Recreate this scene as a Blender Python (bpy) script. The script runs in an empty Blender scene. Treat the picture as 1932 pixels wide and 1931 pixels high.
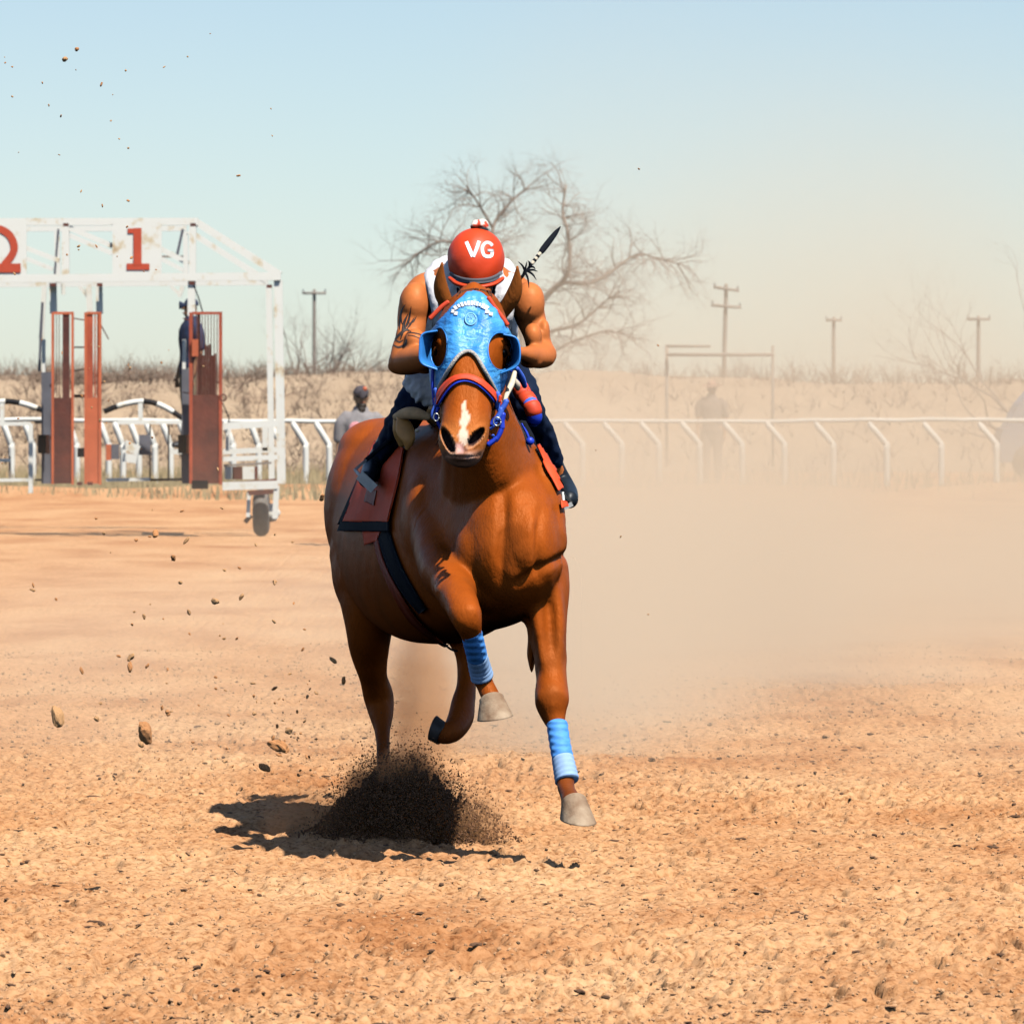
import bpy, math, random
import numpy as np
from mathutils import Vector, Matrix
from mathutils.bvhtree import BVHTree

SC = bpy.context.scene
COL = SC.collection
rad = math.radians

# ------------------------------------------------------------------ camera
F = 13000.0            # focal length in units of 1/1932 of the frame width
CX, HZ, CAMZ = 966.0, 718.0, 1.70
cd = bpy.data.cameras.new("camera")
cam = bpy.data.objects.new("camera", cd)
COL.objects.link(cam)
cam.location = (0, 0, CAMZ)
cam.rotation_euler = (rad(90), 0, 0)
cd.sensor_width = 36.0
cd.lens = F / 1932.0 * 36.0
cd.shift_y = -(965.5 - HZ) / 1932.0
cd.clip_start = 0.5
cd.clip_end = 4000
cd.dof.use_dof = True
cd.dof.focus_distance = 24.2
cd.dof.aperture_fstop = 19.0
SC.camera = cam

# ------------------------------------------------------------------ sky, sun, exposure
SUN = Vector((0.35, -0.52, 0.95)).normalized()      # towards the sun
elev = math.asin(SUN.z)
w = bpy.data.worlds.new("World")
SC.world = w
w.use_nodes = True
nt = w.node_tree
bg = nt.nodes["Background"]
sky = nt.nodes.new("ShaderNodeTexSky")
sky.sky_type = 'NISHITA'
sky.sun_disc = False
sky.sun_elevation = elev
sky.sun_rotation = math.atan2(SUN.x, SUN.y)
sky.altitude = 0
sky.air_density = 0.7
sky.dust_density = 0.25
sky.ozone_density = 1.5
nt.links.new(sky.outputs[0], bg.inputs[0])
bg.inputs[1].default_value = 0.092

sl = bpy.data.lights.new("sun", 'SUN')
sl.energy = 5.0
sl.angle = rad(0.5)
sl.color = (1.0, 0.955, 0.88)
so = bpy.data.objects.new("sun", sl)
COL.objects.link(so)
so.location = (5, 10, 30)
so.rotation_euler = SUN.to_track_quat('Z', 'Y').to_euler()

SC.view_settings.view_transform = 'Standard'
SC.view_settings.look = 'None'
SC.view_settings.exposure = 0.30
SC.view_settings.gamma = 1.0
SC.render.engine = 'CYCLES'
SC.cycles.max_bounces = 6
SC.cycles.diffuse_bounces = 0
SC.cycles.glossy_bounces = 0
SC.cycles.volume_bounces = 1
SC.cycles.transparent_max_bounces = 6
SC.cycles.volume_step_rate = 0.45
SC.cycles.volume_max_steps = 80
SC.cycles.use_denoising = True
SC.cycles.use_adaptive_sampling = True
SC.cycles.adaptive_threshold = 0.025

# ------------------------------------------------------------------ helpers
def pt(px, py, d):
    return np.array([(px - CX) * d / F, d, CAMZ - (py - HZ) * d / F])

def topx(p):
    d = p[1]
    return (CX + p[0] * F / d, HZ + (CAMZ - p[2]) * F / d)

def tag(o, label=None, cat=None, group=None, kind=None):
    if label: o["label"] = label
    if cat: o["category"] = cat
    if group: o["group"] = group
    if kind: o["kind"] = kind
    return o

def thing(name, loc, label, cat, group=None):
    o = bpy.data.objects.new(name, None)
    COL.objects.link(o)
    o.location = Vector(loc)
    o.empty_display_size = 0.1
    return tag(o, label, cat, group)

def mk(name, verts, faces, mat, parent=None, smooth=True, colors=None, mods=None):
    me = bpy.data.meshes.new(name)
    v = np.asarray(verts, dtype=float)
    if parent is not None:
        off = np.array(world_loc(parent))
        v = v - off
    if isinstance(faces, np.ndarray) and faces.ndim == 2:
        n, k = faces.shape
        me.vertices.add(len(v)); me.vertices.foreach_set("co", v.astype(np.float32).ravel())
        me.loops.add(n * k); me.loops.foreach_set("vertex_index", faces.astype(np.int32).ravel())
        me.polygons.add(n)
        me.polygons.foreach_set("loop_start", np.arange(0, n * k, k, dtype=np.int32))
        me.update(calc_edges=True)
        me.validate()
    else:
        me.from_pydata([tuple(x) for x in v], [], [tuple(int(i) for i in f) for f in faces])
    me.polygons.foreach_set("use_smooth", [smooth] * len(me.polygons))
    if isinstance(mat, (list, tuple)):
        for m in mat: me.materials.append(m)
    elif mat: me.materials.append(mat)
    if colors is not None:
        a = me.color_attributes.new("Col", 'FLOAT_COLOR', 'POINT')
        c = np.ones((len(me.vertices), 4), dtype=np.float32)
        c[:, :3] = colors
        a.data.foreach_set("color", c.ravel())
    me.update()
    o = bpy.data.objects.new(name, me)
    COL.objects.link(o)
    if parent is not None:
        o.parent = parent
    return o

WL = {}
def world_loc(o):
    l = Vector((0, 0, 0))
    while o is not None:
        l += o.location
        o = o.parent
    return l

class MB:
    def __init__(s): s.v = []; s.f = []; s.n = 0
    def add(s, vf):
        v, f = vf
        v = np.asarray(v, dtype=float)
        s.v.append(v)
        n = s.n
        s.f.extend([tuple(i + n for i in q) for q in f])
        s.n += len(v)
        return s
    def arr(s): return (np.concatenate(s.v), s.f)
    def build(s, name, mat, parent=None, smooth=True, **k):
        return mk(name, np.concatenate(s.v), s.f, mat, parent, smooth, **k)

def catmull(P, sub):
    P = np.asarray(P, dtype=float)
    if len(P) < 3 or sub <= 1:
        if sub <= 1: return P
        t = np.linspace(0, 1, sub + 1)[:, None]
        return P[0] * (1 - t) + P[1] * t
    out = []
    n = len(P)
    for i in range(n - 1):
        p0 = P[i - 1] if i > 0 else 2 * P[0] - P[1]
        p1, p2 = P[i], P[i + 1]
        p3 = P[i + 2] if i + 2 < n else 2 * P[-1] - P[-2]
        for k in range(sub):
            t = k / sub
            out.append(0.5 * ((2 * p1) + (-p0 + p2) * t + (2 * p0 - 5 * p1 + 4 * p2 - p3) * t * t + (-p0 + 3 * p1 - 3 * p2 + p3) * t ** 3))
    out.append(P[-1])
    return np.array(out)

def norm(v):
    l = np.linalg.norm(v, axis=-1, keepdims=True)
    return v / np.maximum(l, 1e-9)

def tube(pts, r, seg=12, sub=4, cap=True, ref=(0, 1, 0), ell=None):
    """tube along pts; r list of radii (or pairs (across, along ref))."""
    P = np.asarray(pts, dtype=float)
    R = np.asarray(r, dtype=float)
    if R.ndim == 0: R = np.full(len(P), float(R))
    if R.ndim == 1: R = np.stack([R, R], 1)
    A = catmull(np.concatenate([P, R], 1), sub)
    P, R = A[:, :3], np.maximum(A[:, 3:], 1e-4)
    T = np.gradient(P, axis=0)
    T = norm(T)
    if cap:
        k = np.array([0.0, 0.45, 0.78])[:, None]
        def ends(p, t, r, s):
            ps, rs = [], []
            for a in (0.0, 0.5, 0.85):
                sc = math.sqrt(max(0.0, 1 - (1 - a) ** 2)) if a > 0 else 0.05
                ps.append(p + s * t * r.mean() * (1 - a)); rs.append(r * max(sc, 0.05))
            return ps, rs
        ps, rs = ends(P[0], T[0], R[0], -1)
        pe, re_ = ends(P[-1], T[-1], R[-1], 1)
        P = np.concatenate([ps, P, pe[::-1]]); R = np.concatenate([rs, R, re_[::-1]])
        T = np.concatenate([[T[0]] * 3, T, [T[-1]] * 3])
    ref = np.array(ref, dtype=float)
    S = np.cross(T, ref)
    bad = np.linalg.norm(S, axis=1) < 0.05
    S[bad] = np.cross(T[bad], np.array([0.3, 0.2, 1.0]))
    S = norm(S)
    for i in range(1, len(S)):
        if np.dot(S[i], S[i - 1]) < 0: S[i] = -S[i]
    U = norm(np.cross(S, T))
    a = np.linspace(0, 2 * math.pi, seg, endpoint=False)
    V = P[:, None, :] + S[:, None, :] * (np.cos(a)[None, :, None] * R[:, 0][:, None, None]) + U[:, None, :] * (np.sin(a)[None, :, None] * R[:, 1][:, None, None])
    n = len(P)
    V = V.reshape(-1, 3)
    f = []
    for i in range(n - 1):
        for j in range(seg):
            k = (j + 1) % seg
            f.append((i * seg + j, i * seg + k, (i + 1) * seg + k, (i + 1) * seg + j))
    f.append(tuple(range(seg))[::-1]); f.append(tuple((n - 1) * seg + j for j in range(seg)))
    return V, f

def ellipsoid(c, r, seg=24, rings=14, rot=None, power=1.0):
    c = np.array(c, float); r = np.array(r, float)
    v = [(0, 0, 1.0)]
    for i in range(1, rings):
        th = math.pi * i / rings
        for j in range(seg):
            ph = 2 * math.pi * j / seg
            v.append((math.sin(th) * math.cos(ph), math.sin(th) * math.sin(ph), math.cos(th)))
    v.append((0, 0, -1.0))
    v = np.array(v) * r
    if rot is not None:
        v = v @ np.array(rot).T
    v = v + c
    f = []
    for j in range(seg): f.append((0, 1 + j, 1 + (j + 1) % seg))
    for i in range(rings - 2):
        for j in range(seg):
            a = 1 + i * seg + j; b = 1 + i * seg + (j + 1) % seg
            f.append((a, a + seg, b + seg, b))
    L = len(v) - 1; s = 1 + (rings - 2) * seg
    for j in range(seg): f.append((L, s + (j + 1) % seg, s + j))
    return v, f

def box(c, s, rot=None, bev=0.0):
    c = np.array(c, float); h = np.array(s, float) / 2
    v = np.array([(x, y, z) for x in (-1, 1) for y in (-1, 1) for z in (-1, 1)], float) * h
    if rot is not None: v = v @ np.array(rot).T
    v = v + c
    f = [(0, 1, 3, 2), (4, 6, 7, 5), (0, 4, 5, 1), (2, 3, 7, 6), (0, 2, 6, 4), (1, 5, 7, 3)]
    return v, f

def bar(a, b, wx, wy=None, ref=(0, 1, 0)):
    """rectangular bar from a to b; wx across, wy along ref"""
    a = np.array(a, float); b = np.array(b, float)
    if wy is None: wy = wx
    t = norm(b - a)
    s = np.cross(t, ref)
    if np.linalg.norm(s) < 1e-3: s = np.cross(t, (1, 0, 0))
    s = norm(s); u = norm(np.cross(s, t))
    v = []
    for p in (a, b):
        for i, j in ((-1, -1), (1, -1), (1, 1), (-1, 1)):
            v.append(p + s * i * wx / 2 + u * j * wy / 2)
    f = [(0, 3, 2, 1), (4, 5, 6, 7), (0, 1, 5, 4), (1, 2, 6, 5), (2, 3, 7, 6), (3, 0, 4, 7)]
    return np.array(v), f

def pbox(x0, y0, x1, y1, d, th):
    """upright panel given by pixel corners at depth d and thickness th"""
    a = pt(x0, y0, d); b = pt(x1, y1, d)
    return box((a + b) / 2 + np.array([0, th / 2, 0]), (abs(b[0] - a[0]), th, abs(b[2] - a[2])))

def remesh(arr, voxel, iters=3, wfun=None, lam=0.5):
    v, f = arr
    me = bpy.data.meshes.new("tmp")
    me.from_pydata([tuple(x) for x in v], [], [tuple(int(i) for i in q) for q in f])
    o = bpy.data.objects.new("tmp", me)
    COL.objects.link(o)
    m = o.modifiers.new("r", 'REMESH')
    m.mode = 'VOXEL'; m.voxel_size = voxel; m.adaptivity = 0
    dg = bpy.context.evaluated_depsgraph_get()
    e = o.evaluated_get(dg)
    m2 = e.to_mesh()
    n = len(m2.vertices)
    V = np.empty(n * 3, dtype=np.float32); m2.vertices.foreach_get("co", V); V = V.reshape(-1, 3).astype(float)
    nl = len(m2.loops)
    L = np.empty(nl, dtype=np.int32); m2.loops.foreach_get("vertex_index", L)
    assert nl == 4 * len(m2.polygons)
    Q = L.reshape(-1, 4)
    ne = len(m2.edges)
    E = np.empty(ne * 2, dtype=np.int32); m2.edges.foreach_get("vertices", E); E = E.reshape(-1, 2)
    e.to_mesh_clear()
    bpy.data.objects.remove(o); bpy.data.meshes.remove(me)
    deg = np.bincount(E.ravel(), minlength=n).astype(float)
    W = np.ones(n) if wfun is None else wfun(V)
    for it in range(iters):
        A = np.zeros_like(V)
        for k in range(3):
            A[:, k] = np.bincount(E[:, 0], V[E[:, 1], k], minlength=n) + np.bincount(E[:, 1], V[E[:, 0], k], minlength=n)
        A /= np.maximum(deg, 1)[:, None]
        V = V + (A - V) * (lam * W)[:, None]
    return V, Q

def vnormals(V, Q):
    n = np.cross(V[Q[:, 2]] - V[Q[:, 0]], V[Q[:, 3]] - V[Q[:, 1]])
    N = np.zeros_like(V)
    for k in range(4):
        for c in range(3):
            N[:, c] += np.bincount(Q[:, k], n[:, c], minlength=len(V))
    return norm(N)

def hash2(ix, iy, seed):
    h = (ix.astype(np.int64) * 374761393 + iy.astype(np.int64) * 668265263 + seed * 982451653) & 0xFFFFFFFF
    h = ((h ^ (h >> 13)) * 1274126177) & 0xFFFFFFFF
    return ((h ^ (h >> 16)) & 0xFFFF) / 65535.0

def vnoise(x, y, seed=0):
    ix = np.floor(x); iy = np.floor(y)
    fx = x - ix; fy = y - iy
    fx = fx * fx * (3 - 2 * fx); fy = fy * fy * (3 - 2 * fy)
    a = hash2(ix, iy, seed); b = hash2(ix + 1, iy, seed); c = hash2(ix, iy + 1, seed); d = hash2(ix + 1, iy + 1, seed)
    return (a * (1 - fx) + b * fx) * (1 - fy) + (c * (1 - fx) + d * fx) * fy

def sstep(a, b, x):
    t = np.clip((x - a) / (b - a), 0, 1)
    return t * t * (3 - 2 * t)

# ------------------------------------------------------------------ materials
def newmat(name):
    m = bpy.data.materials.new(name); m.use_nodes = True
    return m, m.node_tree, m.node_tree.nodes["Principled BSDF"]

def N(nt, t, **k):
    n = nt.nodes.new(t)
    for a, b in k.items(): setattr(n, a, b)
    return n

def noise_node(nt, scale, detail=4, rough=0.55, vec=None, stretch=None):
    tc = N(nt, "ShaderNodeTexCoord")
    src = tc.outputs["Object"]
    if stretch:
        mp = N(nt, "ShaderNodeMapping"); mp.inputs["Scale"].default_value = stretch
        nt.links.new(src, mp.inputs[0]); src = mp.outputs[0]
    n = N(nt, "ShaderNodeTexNoise")
    n.inputs["Scale"].default_value = scale; n.inputs["Detail"].default_value = detail; n.inputs["Roughness"].default_value = rough
    nt.links.new(src, n.inputs["Vector"])
    return n

def ramp(nt, fac, stops):
    r = N(nt, "ShaderNodeValToRGB")
    while len(r.color_ramp.elements) < len(stops): r.color_ramp.elements.new(0.5)
    for e, (p, c) in zip(r.color_ramp.elements, stops):
        e.position = p; e.color = (*c, 1) if len(c) == 3 else c
    nt.links.new(fac, r.inputs[0])
    return r

def basic(name, col, rough=0.6, var=0.15, scale=8, bump=0.0, bscale=60, metal=0.0, bdist=0.01, spec=None, col2=None, sheen=0, stretch=None, coords=None):
    m, nt, b = newmat(name)
    n = noise_node(nt, scale, 5, stretch=stretch)
    c2 = col2 or tuple(c * (1 - var) for c in col)
    c1 = col if col2 else tuple(min(1, c * (1 + var)) for c in col)
    r = ramp(nt, n.outputs["Fac"], [(0.3, c2), (0.7, c1)])
    nt.links.new(r.outputs[0], b.inputs["Base Color"])
    b.inputs["Roughness"].default_value = rough
    b.inputs["Metallic"].default_value = metal
    if spec is not None: b.inputs["Specular IOR Level"].default_value = spec
    if sheen: b.inputs["Sheen Weight"].default_value = sheen
    if bump:
        n2 = noise_node(nt, bscale, 4, stretch=stretch)
        bp = N(nt, "ShaderNodeBump"); bp.inputs["Strength"].default_value = bump; bp.inputs["Distance"].default_value = bdist
        nt.links.new(n2.outputs["Fac"], bp.inputs["Height"]); nt.links.new(bp.outputs[0], b.inputs["Normal"])
    return m

def colmat(name, rough=0.5, bump=0.2, bscale=150, bdist=0.003, var=0.12, scale=12, spec=0.4, sheen=0.0, stretch=None, sheen_tint=None):
    """base colour comes from the mesh's own pigment attribute"""
    m, nt, b = newmat(name)
    a = N(nt, "ShaderNodeAttribute"); a.attribute_name = "Col"
    n = noise_node(nt, scale, 5)
    mr = N(nt, "ShaderNodeMapRange"); mr.inputs[3].default_value = 1 - var; mr.inputs[4].default_value = 1 + var
    mr.inputs[1].default_value = 0.3; mr.inputs[2].default_value = 0.7
    nt.links.new(n.outputs["Fac"], mr.inputs[0])
    mx = N(nt, "ShaderNodeVectorMath", operation='SCALE')
    nt.links.new(a.outputs["Color"], mx.inputs[0]); nt.links.new(mr.outputs[0], mx.inputs["Scale"])
    nt.links.new(mx.outputs[0], b.inputs["Base Color"])
    b.inputs["Roughness"].default_value = rough
    b.inputs["Specular IOR Level"].default_value = spec
    b.inputs["Sheen Weight"].default_value = sheen
    if sheen_tint: b.inputs["Specular Tint"].default_value = (*sheen_tint, 1)
    n2 = noise_node(nt, bscale, 4, stretch=stretch)
    bp = N(nt, "ShaderNodeBump"); bp.inputs["Strength"].default_value = bump; bp.inputs["Distance"].default_value = bdist
    nt.links.new(n2.outputs["Fac"], bp.inputs["Height"]); nt.links.new(bp.outputs[0], b.inputs["Normal"])
    return m

M = {}
M['white'] = basic('weathered_white_paint', (0.86, 0.84, 0.76), 0.5, 0.05, 3, col2=(0.76, 0.72, 0.62))
def rusty_white():
    m, nt, b = newmat('weathered_white_paint')
    n = noise_node(nt, 5, 7, 0.65)
    r = ramp(nt, n.outputs["Fac"], [(0.0, (0.86, 0.84, 0.76)), (0.56, (0.84, 0.81, 0.72)), (0.66, (0.70, 0.56, 0.36)), (0.76, (0.36, 0.17, 0.08))])
    nt.links.new(r.outputs[0], b.inputs["Base Color"]); b.inputs["Roughness"].default_value = 0.55
    return m
M['white'] = rusty_white()
M['whitefar'] = basic('chalky_white_paint', (0.78, 0.76, 0.68), 0.6, 0.06, 3)
M['red'] = basic('red_oxide_paint', (0.46, 0.085, 0.035), 0.55, 0.25, 4, bump=0.3, bscale=30)
M['redlight'] = basic('orange_red_paint', (0.60, 0.14, 0.055), 0.55, 0.2, 3)  # brighter orange red for door edges, the narrow door and pad blocks
M['rust'] = basic('rusty_brown_steel', (0.17, 0.042, 0.024), 0.7, 0.3, 5, col2=(0.08, 0.024, 0.017), bump=0.4, bscale=25)
M['rustred'] = basic('worn_rust_red_steel', (0.21, 0.052, 0.028), 0.7, 0.35, 4, col2=(0.10, 0.03, 0.02), bump=0.4, bscale=25)
M['pad'] = basic('grey_padding', (0.13, 0.13, 0.15), 0.7, 0.15, 6)
M['black'] = basic('black_rubber', (0.012, 0.013, 0.016), 0.6, 0.2, 8, spec=0.15)
M['tyre'] = basic('dusty_tyre_rubber', (0.16, 0.145, 0.13), 0.85, 0.2, 10)
M['number'] = basic('red_sign_paint', (0.56, 0.075, 0.03), 0.6, 0.1, 6)
M['steel'] = basic('bright_steel', (0.62, 0.62, 0.6), 0.35, 0.1, 10, metal=0.9)
M['alu'] = basic('dull_aluminium', (0.6, 0.6, 0.58), 0.5, 0.15, 20, metal=0.3)
M['bark'] = basic('grey_brown_bark', (0.27, 0.21, 0.17), 0.9, 0.25, 6)
M['twig'] = basic('haze_pale_grey_twigs', (0.36, 0.295, 0.245), 0.9, 0.2, 2)  # twig colour lightened in place of haze over the far trees
M['brush'] = basic('dry_tan_brush', (0.36, 0.25, 0.16), 0.95, 0.25, 1.2)
M['scrub'] = basic('brown_scrub', (0.33, 0.22, 0.15), 0.95, 0.3, 0.8)
M['pole'] = basic('haze_lightened_pole_wood', (0.30, 0.25, 0.21), 0.9, 0.2, 3)  # wood lightened so distant poles look faint, haze put into the colour
M['grass'] = basic('dry_yellow_grass', (0.46, 0.34, 0.18), 0.95, 0.25, 2, col2=(0.34, 0.27, 0.14))
M['bank'] = basic('pinkish_tan_earth_bank', (0.47, 0.345, 0.225), 0.95, 0.12, 0.6, col2=(0.36, 0.25, 0.155), bump=0.6, bscale=6, bdist=0.1)
# ------------------------------------------------------------------ ground: one sheet out to the horizon
def ground_height(x, y):
    cx_, cy_ = x, y
    h = 0.045 * (vnoise(x * 0.22, y * 0.12, 3) - 0.5)
    h += 0.05 * (vnoise(x * 0.9 + 3, y * 0.8, 5) - 0.5)
    # broken clods
    c1 = vnoise(x * 9 + y * 1.5, y * 8, 11); c2 = vnoise(x * 23, y * 20 + x * 4, 12); c3 = vnoise(x * 48, y * 42, 13)
    c0 = vnoise(x * 3.5, y * 3, 10)
    amp = 0.55 + 0.9 * vnoise(x * 0.8, y * 0.5, 9)
    pit = sstep(0.66, 0.80, vnoise(x * 15 + 9, y * 11, 14)) * (0.4 + vnoise(x * 2.1, y * 1.7, 15))
    h += amp * (0.016 * (c0 - 0.5) + 0.012 * c1 + 0.022 * (c2 ** 2) + 0.021 * c3 - 0.036 * pit) * (1 - 0.65 * sstep(28, 44, y))
    return h

def graded(lo, hi, step, outer, growth=1.045, gmax=400):
    a = list(np.arange(lo, hi + 1e-6, step))
    s = step; p = hi; up = []
    while p < outer[1]:
        s = min(s * growth, gmax); p += s; up.append(p)
    s = step; p = lo; dn = []
    while p > outer[0]:
        s = min(s * growth * 1.05, gmax); p -= s; dn.append(p)
    return np.array(dn[::-1] + a + up)

gx = graded(-2.2, 2.2, 0.0092, (-900, 900), 1.06)
gy = graded(17.7, 28.0, 0.0165, (-60, 1800), 1.018, 60)
X, Y = np.meshgrid(gx, gy)
Z = ground_height(X, Y)
Z *= 1.0 - 0.75 * sstep(45, 90, Y)
# long rut and lip shaped into the dirt to stand for the gate's shadow, and the raised edge of the track behind it
edge = 101 + 5 * (vnoise(X * 0.3, Y * 0 + 1, 21) - 0.5)
Z += 0.16 * np.exp(-((Y - edge) / 2.2) ** 2) * sstep(200, 130, np.abs(X)) * (0.6 + 0.8 * vnoise(X * 0.7, Y * 0.2, 22))
shadowline = 75.9 + 0.25 * (vnoise(X * 0.9, X * 0 + 2, 23) - 0.5)
Z -= 0.05 * np.exp(-((Y - shadowline) / 0.18) ** 2) * sstep(-2.4, -3.2, X)
Z += 0.05 * np.exp(-((Y - shadowline + 0.45) / 0.22) ** 2) * sstep(-2.4, -3.2, X)
# hollows punched by hooves
for (px, py, r, dp) in [(520, 1797, 0.05, 0.06), (1745, 1695, 0.05, 0.05), (1876, 1733, 0.05, 0.07), (120, 1730, 0.05, 0.04), (975, 1900, 0.05, 0.05), (640, 1690, 0.06, 0.03), (60, 1590, 0.05, 0.04), (470, 1688, 0.05, 0.04)]:
    d = CAMZ * F / (py - HZ); xx = (px - CX) * d / F
    rr = ((X - xx) / (r * 1.4)) ** 2 + ((Y - d) / (r * 1.6)) ** 2
    Z += -dp * np.exp(-rr) + dp * 0.4 * np.exp(-(np.sqrt(rr) - 1.5) ** 2 * 4)
nX, nY = len(gx), len(gy)
V_ = np.stack([X.ravel(), Y.ravel(), Z.ravel()], 1)
idx = np.arange(nX * nY).reshape(nY, nX)
Q_ = np.stack([idx[:-1, :-1].ravel(), idx[:-1, 1:].ravel(), idx[1:, 1:].ravel(), idx[1:, :-1].ravel()], 1)

m, nt, b = newmat('loose_sandy_dirt')
tc = N(nt, "ShaderNodeTexCoord")
def nz(scale, detail, rough=0.6, mapscale=(1, 1, 1)):
    mp = N(nt, "ShaderNodeMapping"); mp.inputs["Scale"].default_value = mapscale
    nt.links.new(tc.outputs["Object"], mp.inputs[0])
    n = N(nt, "ShaderNodeTexNoise"); n.inputs["Scale"].default_value = scale; n.inputs["Detail"].default_value = detail; n.inputs["Roughness"].default_value = rough
    nt.links.new(mp.outputs[0], n.inputs["Vector"]); return n
big = nz(0.9, 4, 0.6, (1, 0.45, 1)); fine = nz(34, 6, 0.72)
r1 = ramp(nt, big.outputs["Fac"], [(0.30, (0.46, 0.20, 0.078)), (0.5, (0.62, 0.33, 0.155)), (0.72, (0.70, 0.42, 0.215))])
r2 = ramp(nt, fine.outputs["Fac"], [(0.34, (0.34, 0.24, 0.17)), (0.44, (0.80, 0.74, 0.68)), (0.54, (1.0, 1.0, 1.0)), (0.72, (1.14, 1.2, 1.28))])
mx = N(nt, "ShaderNodeMix", data_type='RGBA', blend_type='MULTIPLY'); mx.inputs[0].default_value = 1.0
nt.links.new(r1.outputs[0], mx.inputs[6]); nt.links.new(r2.outputs[0], mx.inputs[7])
nt.links.new(mx.outputs[2], b.inputs["Base Color"])
b.inputs["Roughness"].default_value = 0.95
b.inputs["Specular IOR Level"].default_value = 0.15
fb = nz(70, 8, 0.75)
bp = N(nt, "ShaderNodeBump"); bp.inputs["Strength"].default_value = 0.55; bp.inputs["Distance"].default_value = 0.012
nt.links.new(fb.outputs["Fac"], bp.inputs["Height"]); nt.links.new(bp.outputs[0], b.inputs["Normal"])
M['dirt'] = m
g = mk('ground', V_, Q_, m)
g["kind"] = "structure"
g["label"] = "loose tan dirt of the race track reaching back to the bank"

M['clod'] = basic('dirt_clod', (0.58, 0.26, 0.10), 0.95, 0.2, 30, bump=0.6, bscale=120, bdist=0.004)
M['clodmix'] = basic('mixed_dirt_crumbs', (0.64, 0.37, 0.19), 0.95, 0.2, 22, col2=(0.36, 0.17, 0.075))
M['clodpale'] = basic('pale_dirt_crumb', (0.60, 0.33, 0.15), 0.95, 0.12, 25, bump=0.6, bscale=120, bdist=0.004)

def ico(sub=1):
    import bmesh
    bm = bmesh.new(); bmesh.ops.create_icosphere(bm, subdivisions=sub, radius=1.0)
    v = np.array([x.co[:] for x in bm.verts]); f = [tuple(q.index for q in p.verts) for p in bm.faces]
    bm.free(); return v, f
ICO1 = ico(1); ICO2 = ico(2); ICO3 = ico(3)

def clod_shape(rng, base, el=1.0, rough=0.35):
    v, f = base
    k = rng.normal(size=(5, 3)) * 2.2; ph = rng.uniform(0, 6, 5)
    d = sum(np.sin(v @ k[i] + ph[i]) for i in range(5)) / 5
    k2 = rng.normal(size=(4, 3)) * 7.0
    d = d + 0.35 * sum(np.sin(v @ k2[i] + ph[i]) for i in range(4)) / 4
    v = v * (1 + rough * d)[:, None]
    v = v * np.array([1.0, 0.75 + 0.4 * rng.random(), 0.6 + 0.35 * rng.random()]) 
    v[:, 0] *= el
    A = norm(rng.normal(size=3)); ang = rng.uniform(0, 6.28)
    R_ = np.array(Matrix.Rotation(ang, 3, Vector(A)))
    return v @ R_.T, f

# loose crumbs lying on the track: nobody could count them
rng = np.random.default_rng(7)
shapes = [clod_shape(rng, ICO1, 1.0, 0.4) for _ in range(14)]
n = 34000
yy = 17.8 + (44 - 17.8) * rng.random(n) ** 1.5
xx = (rng.random(n) - 0.5) * 2 * (0.082 * yy + 0.3)
rs = 0.0028 + 0.007 * rng.random(n) ** 3 + 0.010 * (rng.random(n) > 0.993) * rng.random(n)
zz = ground_height(xx, yy)
VV, FF, off = [], [], 0
for i in range(n):
    v, f = shapes[i % 14]
    a = rng.uniform(0, 6.28); c, s_ = math.cos(a), math.sin(a)
    vv = v * rs[i]
    vv = np.stack([vv[:, 0] * c - vv[:, 1] * s_, vv[:, 0] * s_ + vv[:, 1] * c, vv[:, 2]], 1) + (xx[i], yy[i], zz[i] + rs[i] * 0.1)
    VV.append(vv); FF.append(np.array(f) + off); off += len(v)
o = mk('crumbs', np.concatenate(VV), np.concatenate(FF), M['clodmix'], smooth=False)
tag(o, "loose crumbs of dirt strewn over the track surface", "dirt crumbs", kind="stuff")

# dark bits of dry debris among the dirt, also standing in for small shadowed pits
M['debris'] = basic('dark_debris', (0.12, 0.06, 0.03), 0.95, 0.4, 20)
n = 2600
yy = 17.8 + (40 - 17.8) * rng.random(n) ** 1.4; xx = (rng.random(n) - 0.5) * 2 * (0.08 * yy + 0.2); zz = ground_height(xx, yy)
VV, FF, off = [], [], 0
for i in range(n):
    v, f = shapes[i % 14]; s_ = 0.003 + 0.008 * rng.random() ** 3
    a = rng.uniform(0, 6.28); vv = v * s_ * np.array([1.0 + 2.2 * rng.random(), 1, 0.7]); c, q = math.cos(a), math.sin(a)
    VV.append(np.stack([vv[:, 0] * c - vv[:, 1] * q, vv[:, 0] * q + vv[:, 1] * c, vv[:, 2]], 1) + (xx[i], yy[i], zz[i] + s_ * .3)); FF.append(np.array(f) + off); off += len(v)
o = mk('debris', np.concatenate(VV), np.concatenate(FF), M['debris'], smooth=False)
tag(o, "dark bits of dry debris scattered in the track dirt", "debris", kind="stuff")

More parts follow.
